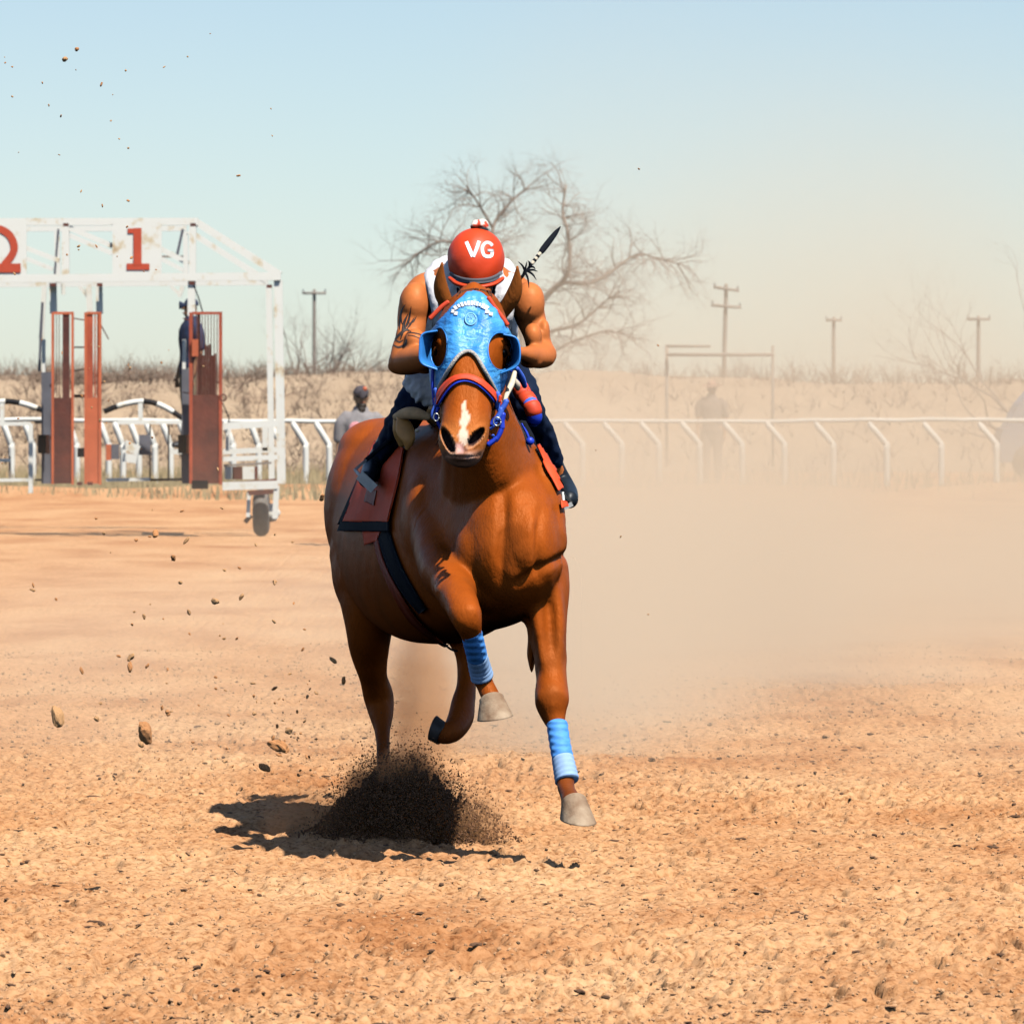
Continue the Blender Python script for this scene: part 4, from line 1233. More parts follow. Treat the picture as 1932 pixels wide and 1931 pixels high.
# white arched lettering, too blurred to read, and the round emblem
M['print'] = basic('white_print', (0.80, 0.82, 0.84), 0.6, 0.05, 10)
M['print2'] = basic('pale_blue_print', (0.20, 0.55, 0.88), 0.5, 0.1, 10)
lt = MB()
arc = lambda u: (889 + 30 * u, 574.5 + 10.5 * abs(u) ** 2.2)
for k, (u0, u1, hh) in enumerate([(-1.0, -.82, 8), (-.79, -.66, 6), (-.62, -.47, 8), (-.43, -.30, 7), (-.26, -.09, 8.5), (-.05, .10, 8.5), (.14, .27, 7), (.31, .46, 8), (.50, .62, 6), (.66, .80, 8), (.83, 1.0, 8)]):
    lt.add(ribbon([arc(u0), arc((u0 + u1) / 2), arc(u1)], hh, 3, HoodB, 0.0085, 0.001))
for (x, y) in ((857, 589), (862, 593), (918, 590), (924, 594)):
    lt.add(ribbon([(x - 3, y), (x + 3, y + 1)], 6, 3, HoodB, 0.0085, 0.001))
lt.build('printed_arch', M['print'], hood)
em = MB()
cir = [(888 + 10.5 * math.cos(a), 603 + 11 * math.sin(a)) for a in np.linspace(0, 2 * math.pi, 22)]
em.add(tube(proj_path(cir, 1, HoodB, 0.004), 0.003, seg=6, sub=1, cap=False))
for a in range(6):
    t = a * math.pi / 3
    em.add(ribbon([(888 + 1.5 * math.cos(t), 603 + 1.5 * math.sin(t)), (888 + 7 * math.cos(t), 603 + 7 * math.sin(t))], 4, 3, HoodB, 0.004, 0.001))
em.build('round_emblem', M['print2'], hood)
tx = MB()
for i in range(9):
    tx.add(ribbon([(864 + i * 5.2, 623 + (i % 2)), (864 + i * 5.2 + .5, 631 + (i % 3) * .6)], 3.1, 2, HoodB, 0.004, 0.001))
tx.add(ribbon([(880, 641), (902, 640)], 3, 3, HoodB, 0.004, 0.001))
tx.build('printed_word', M['print2'], hood)
# blinker cups: half bowls fixed behind each eye, open to the front
def cup(s, inner, outer, dback, dfront):
    """inner: edge on the hood; outer: flared rim; both lists of (px, py)"""
    n = 30; Ic = catmull(np.array(inner, float), 10); Oc = catmull(np.array(outer, float), 10)
    k = len(Ic); rows = []
    m_ = 10
    for j in range(m_):
        t = j / (m_ - 1)
        for i in range(k):
            q = Ic[i] * (1 - t) + Oc[i] * t
            d = dback * (1 - t) ** 1.6 + dfront * (1 - (1 - t) ** 1.6)
            rows.append(H(q[0], q[1], d))
    f = [(j * k + i, j * k + i + 1, (j + 1) * k + i + 1, (j + 1) * k + i) for j in range(m_ - 1) for i in range(k - 1)]
    o = mk('blinker_cup', rows, f, M['cup'], hood)
    sm = o.modifiers.new('s', 'SOLIDIFY'); sm.thickness = 0.005; sm.offset = 0
    P = [H(q[0], q[1], dfront) for q in Oc]
    mk('cup_rim', *tube(P, 0.0035, seg=6, sub=1), M['cup'], hood)
cup(-1, [(823, 627), (817, 640), (815, 660), (817, 680), (826, 694)], [(824, 624), (797, 631), (792, 658), (795, 684), (824, 697)], 24.70, 24.56)
cup(1, [(955, 634), (963, 648), (965, 668), (961, 688), (950, 702)], [(951, 631), (974, 638), (981, 664), (975, 690), (945, 704)], 24.74, 24.60)

# ------------------------------------------------------------------ bridle
M['redstrap'] = basic('orange_red_strap', (0.72, 0.065, 0.018), 0.6, 0.08, 20)
M['bluestrap'] = basic('royal_blue_strap', (0.018, 0.055, 0.60), 0.45, 0.2, 20)
M['bluelight'] = basic('light_blue_webbing', (0.06, 0.16, 0.75), 0.5, 0.2, 20)
M['cream'] = basic('cream_cotton', (0.72, 0.62, 0.46), 0.8, 0.12, 30)
M['orange'] = basic('orange_red_cloth', (0.80, 0.075, 0.012), 0.7, 0.1, 8)
M['blackcloth'] = basic('black_cloth', (0.010, 0.012, 0.018), 0.8, 0.2, 20, spec=0.12)
M['girth'] = basic('red_brown_girth', (0.30, 0.045, 0.015), 0.6, 0.15, 12)
M['leather'] = basic('tan_leather', (0.66, 0.30, 0.08), 0.45, 0.2, 14)
M['fleece'] = basic('cream_fleece', (0.80, 0.48, 0.24), 0.9, 0.15, 30, bump=0.4, bscale=120)
bridle = thing('bridle', (0, 0, 0), None, None); bridle.parent = horse; bridle.location = Vector(H(883, 720, 24.5)) - horse.location
for k in ("label", "category"):
    if k in bridle: del bridle[k]
mk('noseband', *ribbon([(824, 770), (833, 751), (845, 732), (858, 719), (870, 714), (885, 714), (900, 720), (916, 735), (930, 752), (941, 770)], 9.5, 8, None, 0.012, 0.006), M['redstrap'], bridle)
mk('noseband_lining', *ribbon([(826, 776), (836, 757), (848, 739), (859, 727), (871, 721), (885, 721), (899, 727), (914, 741), (927, 757), (937, 773)], 3, 8, None, 0.008, 0.004), M['bluestrap'], bridle)
for pth in ([(812, 600), (822, 590), (834, 578), (845, 570)], [(922, 562), (932, 578), (944, 594), (957, 612)]):
    P = [H(x, y, 24.64) for x, y in pth]
    mk('browband', *tube(P, [(0.008, 0.004)] * 4, seg=8, sub=4), M['redstrap'], bridle)
rc = random.Random(2)
def strap(pth, r, mat, name, d):
    P = [H(p[0], p[1], (p[2] if len(p) > 2 else d)) for p in pth]
    return mk(name, *tube(P, r, seg=8, sub=5), M[mat], bridle)
strap([(817, 690), (816, 720), (818, 745), (820, 768)], 0.006, 'bluestrap', 'cheek_piece', 24.62)
strap([(822, 735), (825, 750), (823, 764)], 0.008, 'bluelight', 'cheek_piece', 24.58)
strap([(820, 768), (816, 778), (817, 787), (822, 790)], 0.006, 'bluelight', 'cheek_piece', 24.57)
strap([(826, 770), (823, 782), (828, 800), (836, 815)], 0.0055, 'bluestrap', 'cheek_piece', 24.56)
strap([(968, 640), (972, 672), (964, 700)], 0.005, 'bluestrap', 'cheek_piece', 24.72)
strap([(939, 742), (941, 752), (939, 766), (943, 775)], 0.0085, 'bluelight', 'cheek_piece', 24.55)
strap([(944, 748), (943, 757)], 0.006, 'redstrap', 'cheek_piece', 24.53)
for a, b_, w_, mt_ in (((955, 757), (944, 775), .010, 'bluelight'), ((946, 772), (938, 790), .011, 'bluelight'), ((940, 786), (928, 800), .009, 'bluestrap'), ((949, 782), (947, 806), .010, 'bluestrap'), ((947, 806), (937, 828), .009, 'bluestrap'), ((937, 826), (922, 838), .009, 'bluestrap'), ((938, 795), (926, 808), .006, 'bluelight'), ((930, 822), (937, 831), .006, 'bluelight')):
    m_ = ((a[0] + b_[0]) / 2 + rc.uniform(-1.5, 1.5), (a[1] + b_[1]) / 2)
    strap([a, m_, b_], w_, mt_, 'lead_shank', 24.50)
mk('bit_ring', *tube([H(938 + 7 * math.cos(a), 795 + 8 * math.sin(a), 24.475) for a in np.linspace(0, 6.28, 24)], 0.0025, seg=6, sub=1, cap=False), M['steel'], bridle)
mk('bit_ring', *tube([H(823 + 5 * math.cos(a), 787 + 7 * math.sin(a), 24.53) for a in np.linspace(0, 6.28, 24)], 0.0022, seg=6, sub=1, cap=False), M['steel'], bridle)
mk('bit_guard', *E(919, 820, 24.52, 7, 5.5, 0.012), M['redstrap'], bridle)
mk('bit_guard', *E(916, 831, 24.52, 7.5, 6.5, 0.012), M['redstrap'], bridle)
mk('bit_buckle', *tube([H(917, 803, 24.5), H(918, 808, 24.5), H(916, 814, 24.5)], 0.004, seg=6, sub=2), M['cream'], bridle)
mk('browband_tape', *tube([H(971, 703, 24.78), H(966, 722, 24.72), H(957, 742, 24.65), (H(952, 757, 24.6))], [0.008, 0.011, 0.009, 0.006], seg=8, sub=5), M['cream'], bridle)
mk('browband_tape', *tube([H(968, 715, 24.76), H(975, 726, 24.78), H(977, 733, 24.8)], [0.010, 0.013, 0.008], seg=8, sub=5), M['cream'], bridle)
mk('reins', *tube([H(975, 695, 24.8), H(984, 712, 24.85), H(990, 728, 24.9)], [0.009, 0.012, 0.009], seg=8, sub=5), M['bluelight'], bridle)
# striped rolled rein bundle hanging over the jockey's far knee
st_ = [H(978, 722, 25.05), H(984, 738, 25.05), H(994, 752, 25.03), H(1003, 766, 25.0), H(1008, 784, 25.0), H(1006, 795, 25.02)]
SP = catmull(np.array(st_), 12); k = 0
cuts = [0, 8, 15, 23, 29, 37, 42, 52, 60]
for i in range(len(cuts) - 1):
    seg_ = SP[cuts[i]:cuts[i + 1] + 1]
    mk('rein_grip', *tube(seg_, (0.031 if i not in (0, 7) else 0.02) - (0.003 if i % 2 == 0 else 0), seg=14, sub=1), M[('bluestrap', 'redstrap', 'bluelight', 'redstrap', 'bluelight', 'redstrap', 'bluestrap', 'bluelight')[i]], bridle)
mk('rein_end', *tube([H(985, 800, 25.0), H(993, 815, 25.0), H(999, 830, 25.0)], [0.004, 0.005, 0.005], seg=8, sub=3), M['bluestrap'], bridle)
mk('rein_knot', *E(1000, 832, 25.0, 8, 8, 0.014), M['bluestrap'], bridle)

# ------------------------------------------------------------------ saddle with cloth, girth, stirrups
saddle = thing('saddle', H(868, 760, 25.85), "small tan racing saddle over a number cloth on the horse's back", "saddle")
mk('seat', *htube([(868, 772, 25.45, 60, .05), (868, 782, 25.7, 66, .06), (860, 780, 26.0, 62, .06), (852, 770, 26.2, 52, .05)], seg=24, ref=(0, 0, 1)), M['leather'], saddle)
mk('pommel_roll', *tube([H(748, 786, 25.5), H(765, 780, 25.42), H(785, 780, 25.38), H(806, 786, 25.36)], [0.014, 0.021, 0.022, 0.014], seg=14, sub=5), M['fleece'], saddle)
mk('saddle_flap', *tube([H(757, 788, 25.45), H(763, 808, 25.42), H(770, 828, 25.4), H(768, 846, 25.4)], [(0.018, .012), (0.032, .014), (0.026, .012), (0.007, .005)], seg=16, sub=5), M['leather'], saddle)
mk('saddle_flap', *tube([H(748, 792, 25.6), H(750, 815, 25.6), H(758, 838, 25.6)], [(0.012, .02), (0.016, .02), (0.012, .012)], seg=12, sub=5), M['leather'], saddle)
mk('buckle', *E(787, 812, 25.36, 4, 4, 0.008), M['cream'], saddle)
mk('saddle_flap', *tube([H(985, 800, 25.5), H(995, 830, 25.5), H(1010, 850, 25.5)], [(0.018, .012), (0.028, .014), (0.010, .008)], seg=14, sub=5), M['blackcloth'], saddle)
cl = mk('saddle_cloth', *patch((712, 838), (768, 850), (740, 985), (652, 985), 30, 44, 0.012, 0.006, wave=0.006), M['orange'], saddle)
mk('cloth_border', *patch((652, 984), (741, 984), (741, 1002), (645, 1002), 30, 8, 0.013, 0.006), M['blackcloth'], cl)
mk('cloth_border', *patch((700, 862), (708, 858), (653, 984), (644, 990), 8, 30, 0.010, 0.006), M['blackcloth'], cl)
mk('cloth_number', *patch((704, 925), (722, 928), (716, 955), (698, 948), 8, 12, 0.022, 0.002), M['girth'], cl)
mk('cloth_corner', *patch((690, 1002), (724, 1002), (716, 1020), (694, 1028), 10, 8, 0.010, 0.004), M['orange'], cl)
mk('saddle_cloth', *patch((1006, 843), (1020, 838), (1064, 914), (1048, 930), 10, 40, 0.012, 0.006), M['orange'], saddle)
mk('saddle_cloth', *patch((1052, 948), (1066, 946), (1062, 958), (1054, 962), 8, 8, 0.012, 0.006), M['orange'], saddle)
mk('girth', *ribbon([(712, 1008, 8), (722, 1050, 8), (738, 1090, 10), (762, 1135, 13), (785, 1168, 13), (815, 1195, 9), (845, 1216, 5)], 9, 10, None, 0.008, 0.005, 3), M['girth'], saddle)
mk('elastic_girth', *ribbon([(725, 998, 24), (738, 1040, 24), (752, 1075, 24), (775, 1115, 22), (800, 1150, 16)], 24, 10, None, 0.006, 0.004, 4), M['blackcloth'], saddle)
mk('girth_strap', *tube([H(838, 1214, 25.9), H(850, 1224, 25.85), H(862, 1228, 25.8)], 0.004, seg=6, sub=4), M['blackcloth'], saddle)
# ================================================================== JOCKEY
jk = thing('person', H(880, 718, 25.7) * (1, 1, 0), "jockey in red helmet and white tank top crouched on the galloping horse", "person")
M['skin'] = colmat('tanned_skin', 0.5, 0.35, 60, 0.003, 0.10, 14, 0.4, sheen_tint=(1.0, 0.62, 0.4))
jb = MB()
# arms (px, py, d, r_px)
jb.add(htube([(838, 560, 25.38, 38), (806, 552, 25.3, 37), (786, 572, 25.26, 33), (779, 602, 25.22, 30), (775, 632, 25.2, 27), (768, 658, 25.18, 29), (762, 680, 25.16, 28)]))
jb.add(E(782, 645, 25.12, 20, 26, 0.05)); jb.add(E(760, 640, 25.18, 15, 30, 0.045)); jb.add(E(783, 574, 25.22, 31, 42, 0.068)); jb.add(E(800, 690, 25.05, 20, 15, 0.04))
jb.add(htube([(756, 684, 25.18, 25), (776, 680, 25.1, 27), (800, 674, 25.0, 23), (822, 668, 24.93, 16), (838, 664, 24.90, 15)]))
jb.add(E(754, 690, 25.2, 24, 18, 0.05))
jb.add(htube([(935, 556, 25.38, 38), (965, 548, 25.3, 36), (992, 572, 25.27, 31), (1003, 602, 25.24, 28), (1012, 630, 25.22, 25), (1020, 655, 25.2, 26), (1028, 668, 25.18, 24)]))
jb.add(E(998, 572, 25.22, 30, 42, 0.068)); jb.add(E(1006, 634, 25.14, 17, 24, 0.045)); jb.add(E(1028, 630, 25.2, 12, 28, 0.04)); jb.add(E(1000, 683, 25.08, 22, 11, 0.035))
jb.add(htube([(1030, 668, 25.18, 24), (1012, 672, 25.12, 22), (992, 669, 25.02, 16), (972, 664, 24.95, 13), (955, 658, 24.92, 14)]))
jb.add(E(1032, 678, 25.17, 17, 14, 0.04))
# torso core, neck, head
jb.add(htube([(890, 548, 25.3, 88, .12), (890, 572, 25.5, 92, .13), (888, 600, 25.8, 82, .12), (884, 640, 26.05, 80, .14), (880, 680, 26.15, 82, .15)], ref=(0, 0, 1)))
jb.add(htube([(892, 545, 25.38, 34), (895, 525, 25.26, 30), (897, 508, 25.2, 32)]))
jb.add(E(898, 495, 25.17, 40, 50, 0.10)); jb.add(E(898, 548, 25.12, 32, 28, 0.075)); jb.add(E(898, 573, 25.10, 18, 12, 0.045))
jb.add(tube([H(898, 545, 25.06), H(898, 558, 25.015)], [0.012, 0.018], seg=10, sub=3))
jb.add(E(858, 540, 25.19, 5, 13, 0.02)); jb.add(E(938, 540, 25.19, 5, 13, 0.02))
# legs inside the breeches
for L in ([(850, 692, 26.12, 46), (815, 720, 25.89, 36), (785, 752, 25.67, 24), (769, 780, 25.69, 22), (747, 813, 25.81, 20), (715, 862, 25.97, 16), (700, 888, 25.95, 15), (692, 902, 25.8, 13)],
          [(925, 692, 26.12, 46), (955, 718, 25.89, 36), (984, 748, 25.67, 25), (998, 781, 25.71, 23), (1022, 829, 25.85, 20), (1050, 890, 25.97, 16), (1064, 920, 25.95, 15), (1072, 936, 25.82, 13)]):
    jb.add(htube(L))
# hands: palm and five fingers closed round the rein
def hand(c, s, d):
    h = MB()
    c = np.array(H(c[0], c[1], d))
    fwd = norm(np.array([s * 0.5, -0.8, 0.05])); up = np.array([0, 0, 1.0]); sd = norm(np.cross(fwd, up))
    h.add(tube([c - fwd * .03, c + fwd * .02, c + fwd * .05], [(0.022, 0.036), (0.020, 0.042), (0.014, 0.036)], seg=14, sub=3, ref=(0, 0, 1)))
    for i, (L, z) in enumerate(((0.9, 0.032), (1.0, 0.011), (0.95, -0.010), (0.78, -0.030))):
        b0 = c + fwd * .045 + up * z
        p1 = b0 + fwd * .026 * L; p2 = p1 + sd * s * 0.028 * L + fwd * .006; p3 = p2 - fwd * .024 * L + sd * s * .006
        h.add(tube([b0 - fwd * .02, p1, p2, p3], [0.0095, 0.0092, 0.0085, 0.0075], seg=10, sub=4))
    t0 = c + up * 0.03 - fwd * 0.005
    h.add(tube([t0, t0 + fwd * .03 + up * .018 + sd * s * .01, t0 + fwd * .055 + up * .008 + sd * s * .025], [0.012, 0.011, 0.009], seg=10, sub=4))
    return h.arr()
jb.add(hand((840, 663), 1, 24.885)); jb.add(hand((952, 655), -1, 24.905))
JV, JQ = remesh(jb.arr(), 0.0055, 9, None, 0.5)
jx = CX + JV[:, 0] * F / JV[:, 1]; jy = HZ + (CAMZ - JV[:, 2]) * F / JV[:, 1]
JN = vnormals(JV, JQ)
JV = JV + JN * (0.010 * (vnoise(JV[:, 0] * 16 + JV[:, 1] * 5, JV[:, 2] * 13, 81) - 0.5))[:, None]
JC = np.tile(np.array([0.58, 0.168, 0.046]), (len(JV), 1))
q = vnoise(JV[:, 0] * 20, JV[:, 2] * 20, 82)[:, None]
JC = JC * (0.94 + 0.12 * q)
mk('body', JV, JQ, M['skin'], jk, colors=JC)
JB = BVHTree.FromPolygons([Vector(v) for v in JV], [tuple(q_) for q_ in JQ.tolist()])
# face
M['hair'] = basic('dark_hair', (0.02, 0.012, 0.008), 0.6, 0.3, 60)
M['white_eye'] = basic('eye_white', (0.7, 0.68, 0.65), 0.3, 0.05, 10)
for sx in (-1, 1):
    e_ = mk('eye', *E(898 + sx * 14, 548, 25.045, 5, 3.2, 0.008), M['white_eye'], jk)
    mk('iris', *E(898 + sx * 14, 548, 25.038, 2.2, 2.4, 0.004), M['eye'], e_)
    mk('eyebrow', *tube([H(898 + sx * 8, 542, 25.03), H(898 + sx * 20, 541, 25.035)], 0.0035, seg=6, sub=3), M['hair'], jk)
mk('mouth', *tube([H(889, 569, 25.055), H(898, 570, 25.045), H(907, 569, 25.055)], 0.0035, seg=6, sub=3), M['girth'], jk)
hm = MB()
for i in range(150):
    a = rg.uniform(-2.6, -0.5); r0 = 39
    x = 898 + r0 * math.cos(a) * rg.uniform(.9, 1.02); s_ = math.sin(a)
    p = H(898 + 36 * math.cos(a), 538, 25.17 + 0.09 * -s_)
    hm.add(tube([p, p + np.array([0, 0.005, -.02]), p + np.array([rg.uniform(-.01, .01), .01, -rg.uniform(.03, .05)])], [0.005, 0.005, 0.001], seg=4, sub=2, cap=False))
hm.build('hair', M['hair'], jk)

# tattoo: dark flame-like strokes wrapped on the near upper arm
M['ink'] = basic('tattoo_ink', (0.055, 0.04, 0.035), 0.5, 0.1, 10, spec=0.3)
tt = MB()
for pth in ([(756, 640, 1), (760, 625, 5), (763, 608, 5), (770, 592, 1)], [(760, 625, 1), (768, 612, 4.5), (772, 600, 4), (776, 578, .8)], [(766, 622, 1), (774, 612, 3.5), (782, 598, .6)],
            [(754, 622, 1), (755, 604, 3.5), (758, 586, 3), (765, 574, .6)], [(745, 640, 2), (755, 630, 5), (766, 622, 5), (776, 626, 1)], [(742, 650, 1), (752, 655, 4), (764, 650, 4), (768, 640, 1)],
            [(747, 641, 1), (754, 645, 3), (761, 641, 1)], [(768, 628, 1), (780, 628, 2.2), (795, 632, 2), (804, 640, .6)], [(770, 632, 1), (782, 634, 1.6), (797, 641, .6)], [(759, 612, 1), (757, 595, 2.5), (762, 578, .5)],
            [(772, 610, 1), (780, 606, 3), (786, 596, .6)]):
    tt.add(ribbon(pth, 3, 7, JB, 0.0004, 0.0006, 3))
tt.build('tattoo', M['ink'], jk)

# helmet with cover
M['helmet'] = basic('orange_red_helmet_silk', (0.76, 0.062, 0.012), 0.5, 0.08, 6, bump=0.25, bscale=18, bdist=0.01)
hc = H(898, 487, 25.16)
def helmet_pts(nu=64, nv=36):
    rows = []
    for j in range(nv):
        th = math.pi * 0.66 * j / (nv - 1)
        for i in range(nu):
            ph = 2 * math.pi * i / nu
            sq = 1.0 + 0.03 * math.sin(ph * 7 + j * .5) * (j > 12) * 0.25
            x = math.sin(th) * math.cos(ph) * Rr(54, 25.16) * sq; y = math.sin(th) * math.sin(ph) * 0.128 * sq
            z = math.cos(th) * Rr(57, 25.16)
            z -= 0.040 * max(0, -math.sin(ph)) * (j / nv) ** 2      # dips at the brow
            rows.append(hc + np.array([x, y, z]))
    f = [(j * nu + i, j * nu + (i + 1) % nu, (j + 1) * nu + (i + 1) % nu, (j + 1) * nu + i)[::-1] for j in range(nv - 1) for i in range(nu)]
    return np.array(rows), f
hv, hf = helmet_pts()
helmet = mk('helmet', hv, hf, M['helmet'], jk)
sm = helmet.modifiers.new('s', 'SOLIDIFY'); sm.thickness = 0.006; sm.offset = -1
HMB = BVHTree.FromPolygons([Vector(v) for v in hv], hf)
mk('helmet_band', *ribbon([(850, 515), (860, 522), (875, 527), (898, 529), (920, 527), (936, 521), (946, 514)], 8, 8, HMB, 0.002, 0.003), M['pad'], helmet)
mk('helmet_brim', *tube([H(851, 527, 25.1), H(862, 535, 25.05), H(880, 540, 25.02), (H(898, 541, 25.01)), H(916, 540, 25.02), H(934, 535, 25.05), H(946, 527, 25.1)], [(0.008, .014)] * 7, seg=10, sub=5), M['helmet'], helmet)
# knot of cloth on top
rk = np.random.default_rng(4)
pm = MB()
v_, f_ = ellipsoid(H(905, 427, 25.16), (Rr(17, 25.1), 0.032, Rr(13, 25.1)), seg=28, rings=18)
k_ = 1 + 0.16 * np.sin(v_ @ np.array([90, 40, 120.]) ) * np.cos(v_ @ np.array([-60, 80, 70.]))
cc = H(905, 427, 25.16); v_ = cc + (v_ - cc) * k_[:, None]
vx = CX + v_[:, 0] * F / v_[:, 1]; vy = HZ + (CAMZ - v_[:, 2]) * F / v_[:, 1]
cn = vnoise(vx / 7, vy / 6, 90) + sstep(432, 418, vy) * 0.4
cq = np.where((cn > 0.62)[:, None], np.array([0.78, 0.70, 0.60]), np.array([0.68, 0.06, 0.02]))
M['knot'] = colmat('red_white_silk', 0.6, 0.2, 60, 0.004, 0.05, 10, 0.4)
mk('helmet_knot', v_, f_, M['knot'], helmet, colors=cq)
mk('knot_tie', *tube([H(905 + 15 * math.cos(a), 437 + 3 * math.sin(a), 25.16 - 0.028 * math.sin(a) * 0 ) + np.array([0, -0.03 * math.sin(a), 0]) for a in np.linspace(0, 6.28, 20)], 0.004, seg=6, sub=1, cap=False), M['girth'], helmet)
# the letters VG drawn as strokes, like sewn felt
lets = MB()
lets.add(ribbon([(880, 456, 6.5), (886, 470, 7), (892, 484, 6.5)], 7, 6, HMB, 0.0006, 0.0008))
lets.add(ribbon([(904, 455, 6.5), (899, 470, 7), (893, 484.5, 6.5)], 7, 6, HMB, 0.0010, 0.0008))
lets.build('letter', M['print'], helmet)
lets = MB()
lets.add(ribbon([(929, 464), (924, 459), (917, 458), (911, 464), (910, 472), (913, 481), (920, 484), (927, 482), (928.5, 474)], 6.2, 6, HMB, 0.0006, 0.0008))
lets.add(ribbon([(931, 472.5), (919.5, 472.5)], 5.6, 4, HMB, 0.0010, 0.0008))
lets.build('letter', M['print'], helmet)
# chin strap
mk('chin_strap', *tube([H(862, 535, 25.16), H(870, 565, 25.12), H(898, 588, 25.09), H(926, 565, 25.12), H(934, 535, 25.16)], 0.005, seg=6, sub=5), M['blackcloth'], helmet)

# tank top
M['tank'] = basic('white_cotton', (0.74, 0.72, 0.74), 0.85, 0.06, 10, bump=0.6, bscale=12, bdist=0.02)
tk = MB()
tk.add(htube([(890, 538, 25.24, 66, .125), (890, 552, 25.34, 74, .145), (890, 575, 25.5, 92, .15), (888, 605, 25.8, 90, .14), (884, 645, 26.05, 92, .16), (880, 700, 26.2, 96, .17)], ref=(0, 0, 1), seg=32))
tk.add(htube([(815, 520, 25.34, 17), (835, 508, 25.36, 22), (860, 505, 25.42, 26), (895, 520, 25.48, 30), (930, 507, 25.42, 26), (952, 510, 25.36, 22), (966, 520, 25.34, 15)]))
tk.add(htube([(812, 522, 25.27, 14), (823, 555, 25.2, 16), (832, 595, 25.2, 18), (838, 640, 25.3, 24), (830, 690, 25.4, 26)]))
tk.add(htube([(962, 524, 25.27, 13), (958, 560, 25.2, 15), (950, 600, 25.2, 18), (944, 640, 25.3, 22)]))
tk.add(htube([(800, 680, 25.45, 20), (790, 710, 25.38, 26), (792, 735, 25.33, 24), (805, 755, 25.32, 13)]))
tk.add(htube([(770, 700, 25.5, 8), (768, 722, 25.46, 9), (775, 738, 25.44, 6)]))
tk.add(htube([(812, 690, 25.40, 14), (812, 730, 25.35, 14), (810, 758, 25.33, 9)]))
TV, TQ = remesh(tk.arr(), 0.006, 6, None, 0.5)
TN = vnormals(TV, TQ)
tx_ = CX + TV[:, 0] * F / TV[:, 1]; ty_ = HZ + (CAMZ - TV[:, 2]) * F / TV[:, 1]
fold = 0.016 * (vnoise((tx_ + ty_ * .6) / 9, (ty_ - tx_ * .5) / 20, 91) - 0.5) + 0.008 * (vnoise(tx_ / 6, ty_ / 9, 92) - .5)
fold = fold * (0.35 + 0.65 * sstep(600, 680, ty_))
TV = TV + TN * fold[:, None]
mk('tank_top', TV, TQ, M['tank'], jk)

# breeches and boots
M['navy'] = basic('navy_breeches', (0.008, 0.016, 0.042), 0.7, 0.3, 9, bump=0.5, bscale=14, bdist=0.012, spec=0.12)
M['boot'] = basic('black_boot', (0.014, 0.020, 0.028), 0.4, 0.3, 12, spec=0.25)
bz = MB()
bz.add(htube([(884, 650, 26.08, 88, .16), (880, 700, 26.2, 95, .19), (876, 735, 26.2, 80, .18)], ref=(0, 0, 1)))
bz.add(htube([(850, 692, 26.1, 60), (815, 720, 25.88, 50), (785, 752, 25.66, 35), (770, 780, 25.68, 32), (748, 812, 25.8, 29), (726, 848, 25.92, 23)]))
bz.add(htube([(925, 692, 26.1, 60), (955, 718, 25.88, 50), (984, 748, 25.66, 36), (998, 782, 25.7, 33), (1022, 828, 25.84, 28), (1040, 868, 25.93, 22)]))
BV, BQ = remesh(bz.arr(), 0.007, 6, None, 0.5)
BN = vnormals(BV, BQ)
bx_ = CX + BV[:, 0] * F / BV[:, 1]; by_ = HZ + (CAMZ - BV[:, 2]) * F / BV[:, 1]
BV = BV + BN * (0.012 * (vnoise(bx_ / 8, by_ / 12, 95) - .5))[:, None]
mk('breeches', BV, BQ, M['navy'], jk)
for L in ([(736, 832, 25.87, 24), (716, 862, 25.96, 20), (704, 880, 25.96, 19), (699, 894, 25.88, 18), (692, 904, 25.74, 16)],
          [(1030, 850, 25.9, 24), (1048, 886, 25.97, 19), (1062, 912, 25.97, 19), (1070, 930, 25.9, 20), (1074, 942, 25.78, 17)]):
    mk('boot', *htube(L, seg=20), M['boot'], jk)
# stirrups (hang from the saddle)
for pts_, tr_ in (([(670, 886), (690, 868)], [(678, 896), (706, 922)]), ([(1062, 930), (1078, 947)], [(1064, 958), (1080, 950)])):
    s_ = mk('stirrup', *bar(H(pts_[0][0], pts_[0][1], 25.72), H(pts_[1][0], pts_[1][1], 25.74), 0.010, 0.02), M['steel'], saddle, smooth=False)
    a, b_ = H(tr_[0][0], tr_[0][1], 25.68), H(tr_[1][0], tr_[1][1], 25.68)
    mk('tread', *bar(a, b_, 0.036 if tr_[0][0] < 800 else 0.016, 0.03), M['alu'], s_, smooth=False)
    mk('side_bar', *tube([H(pts_[0][0], pts_[0][1], 25.72), a], 0.006, seg=8, sub=2), M['alu'], s_)
    top_ = H(770 if tr_[0][0] < 800 else 985, 800, 25.7)
    mk('stirrup_leather', *tube([H(pts_[1][0], pts_[1][1], 25.76), (np.array(H(pts_[1][0], pts_[1][1], 25.85)) + top_) / 2, top_], [(0.008, .003)] * 3, seg=8, sub=3), M['blackcloth'], s_)

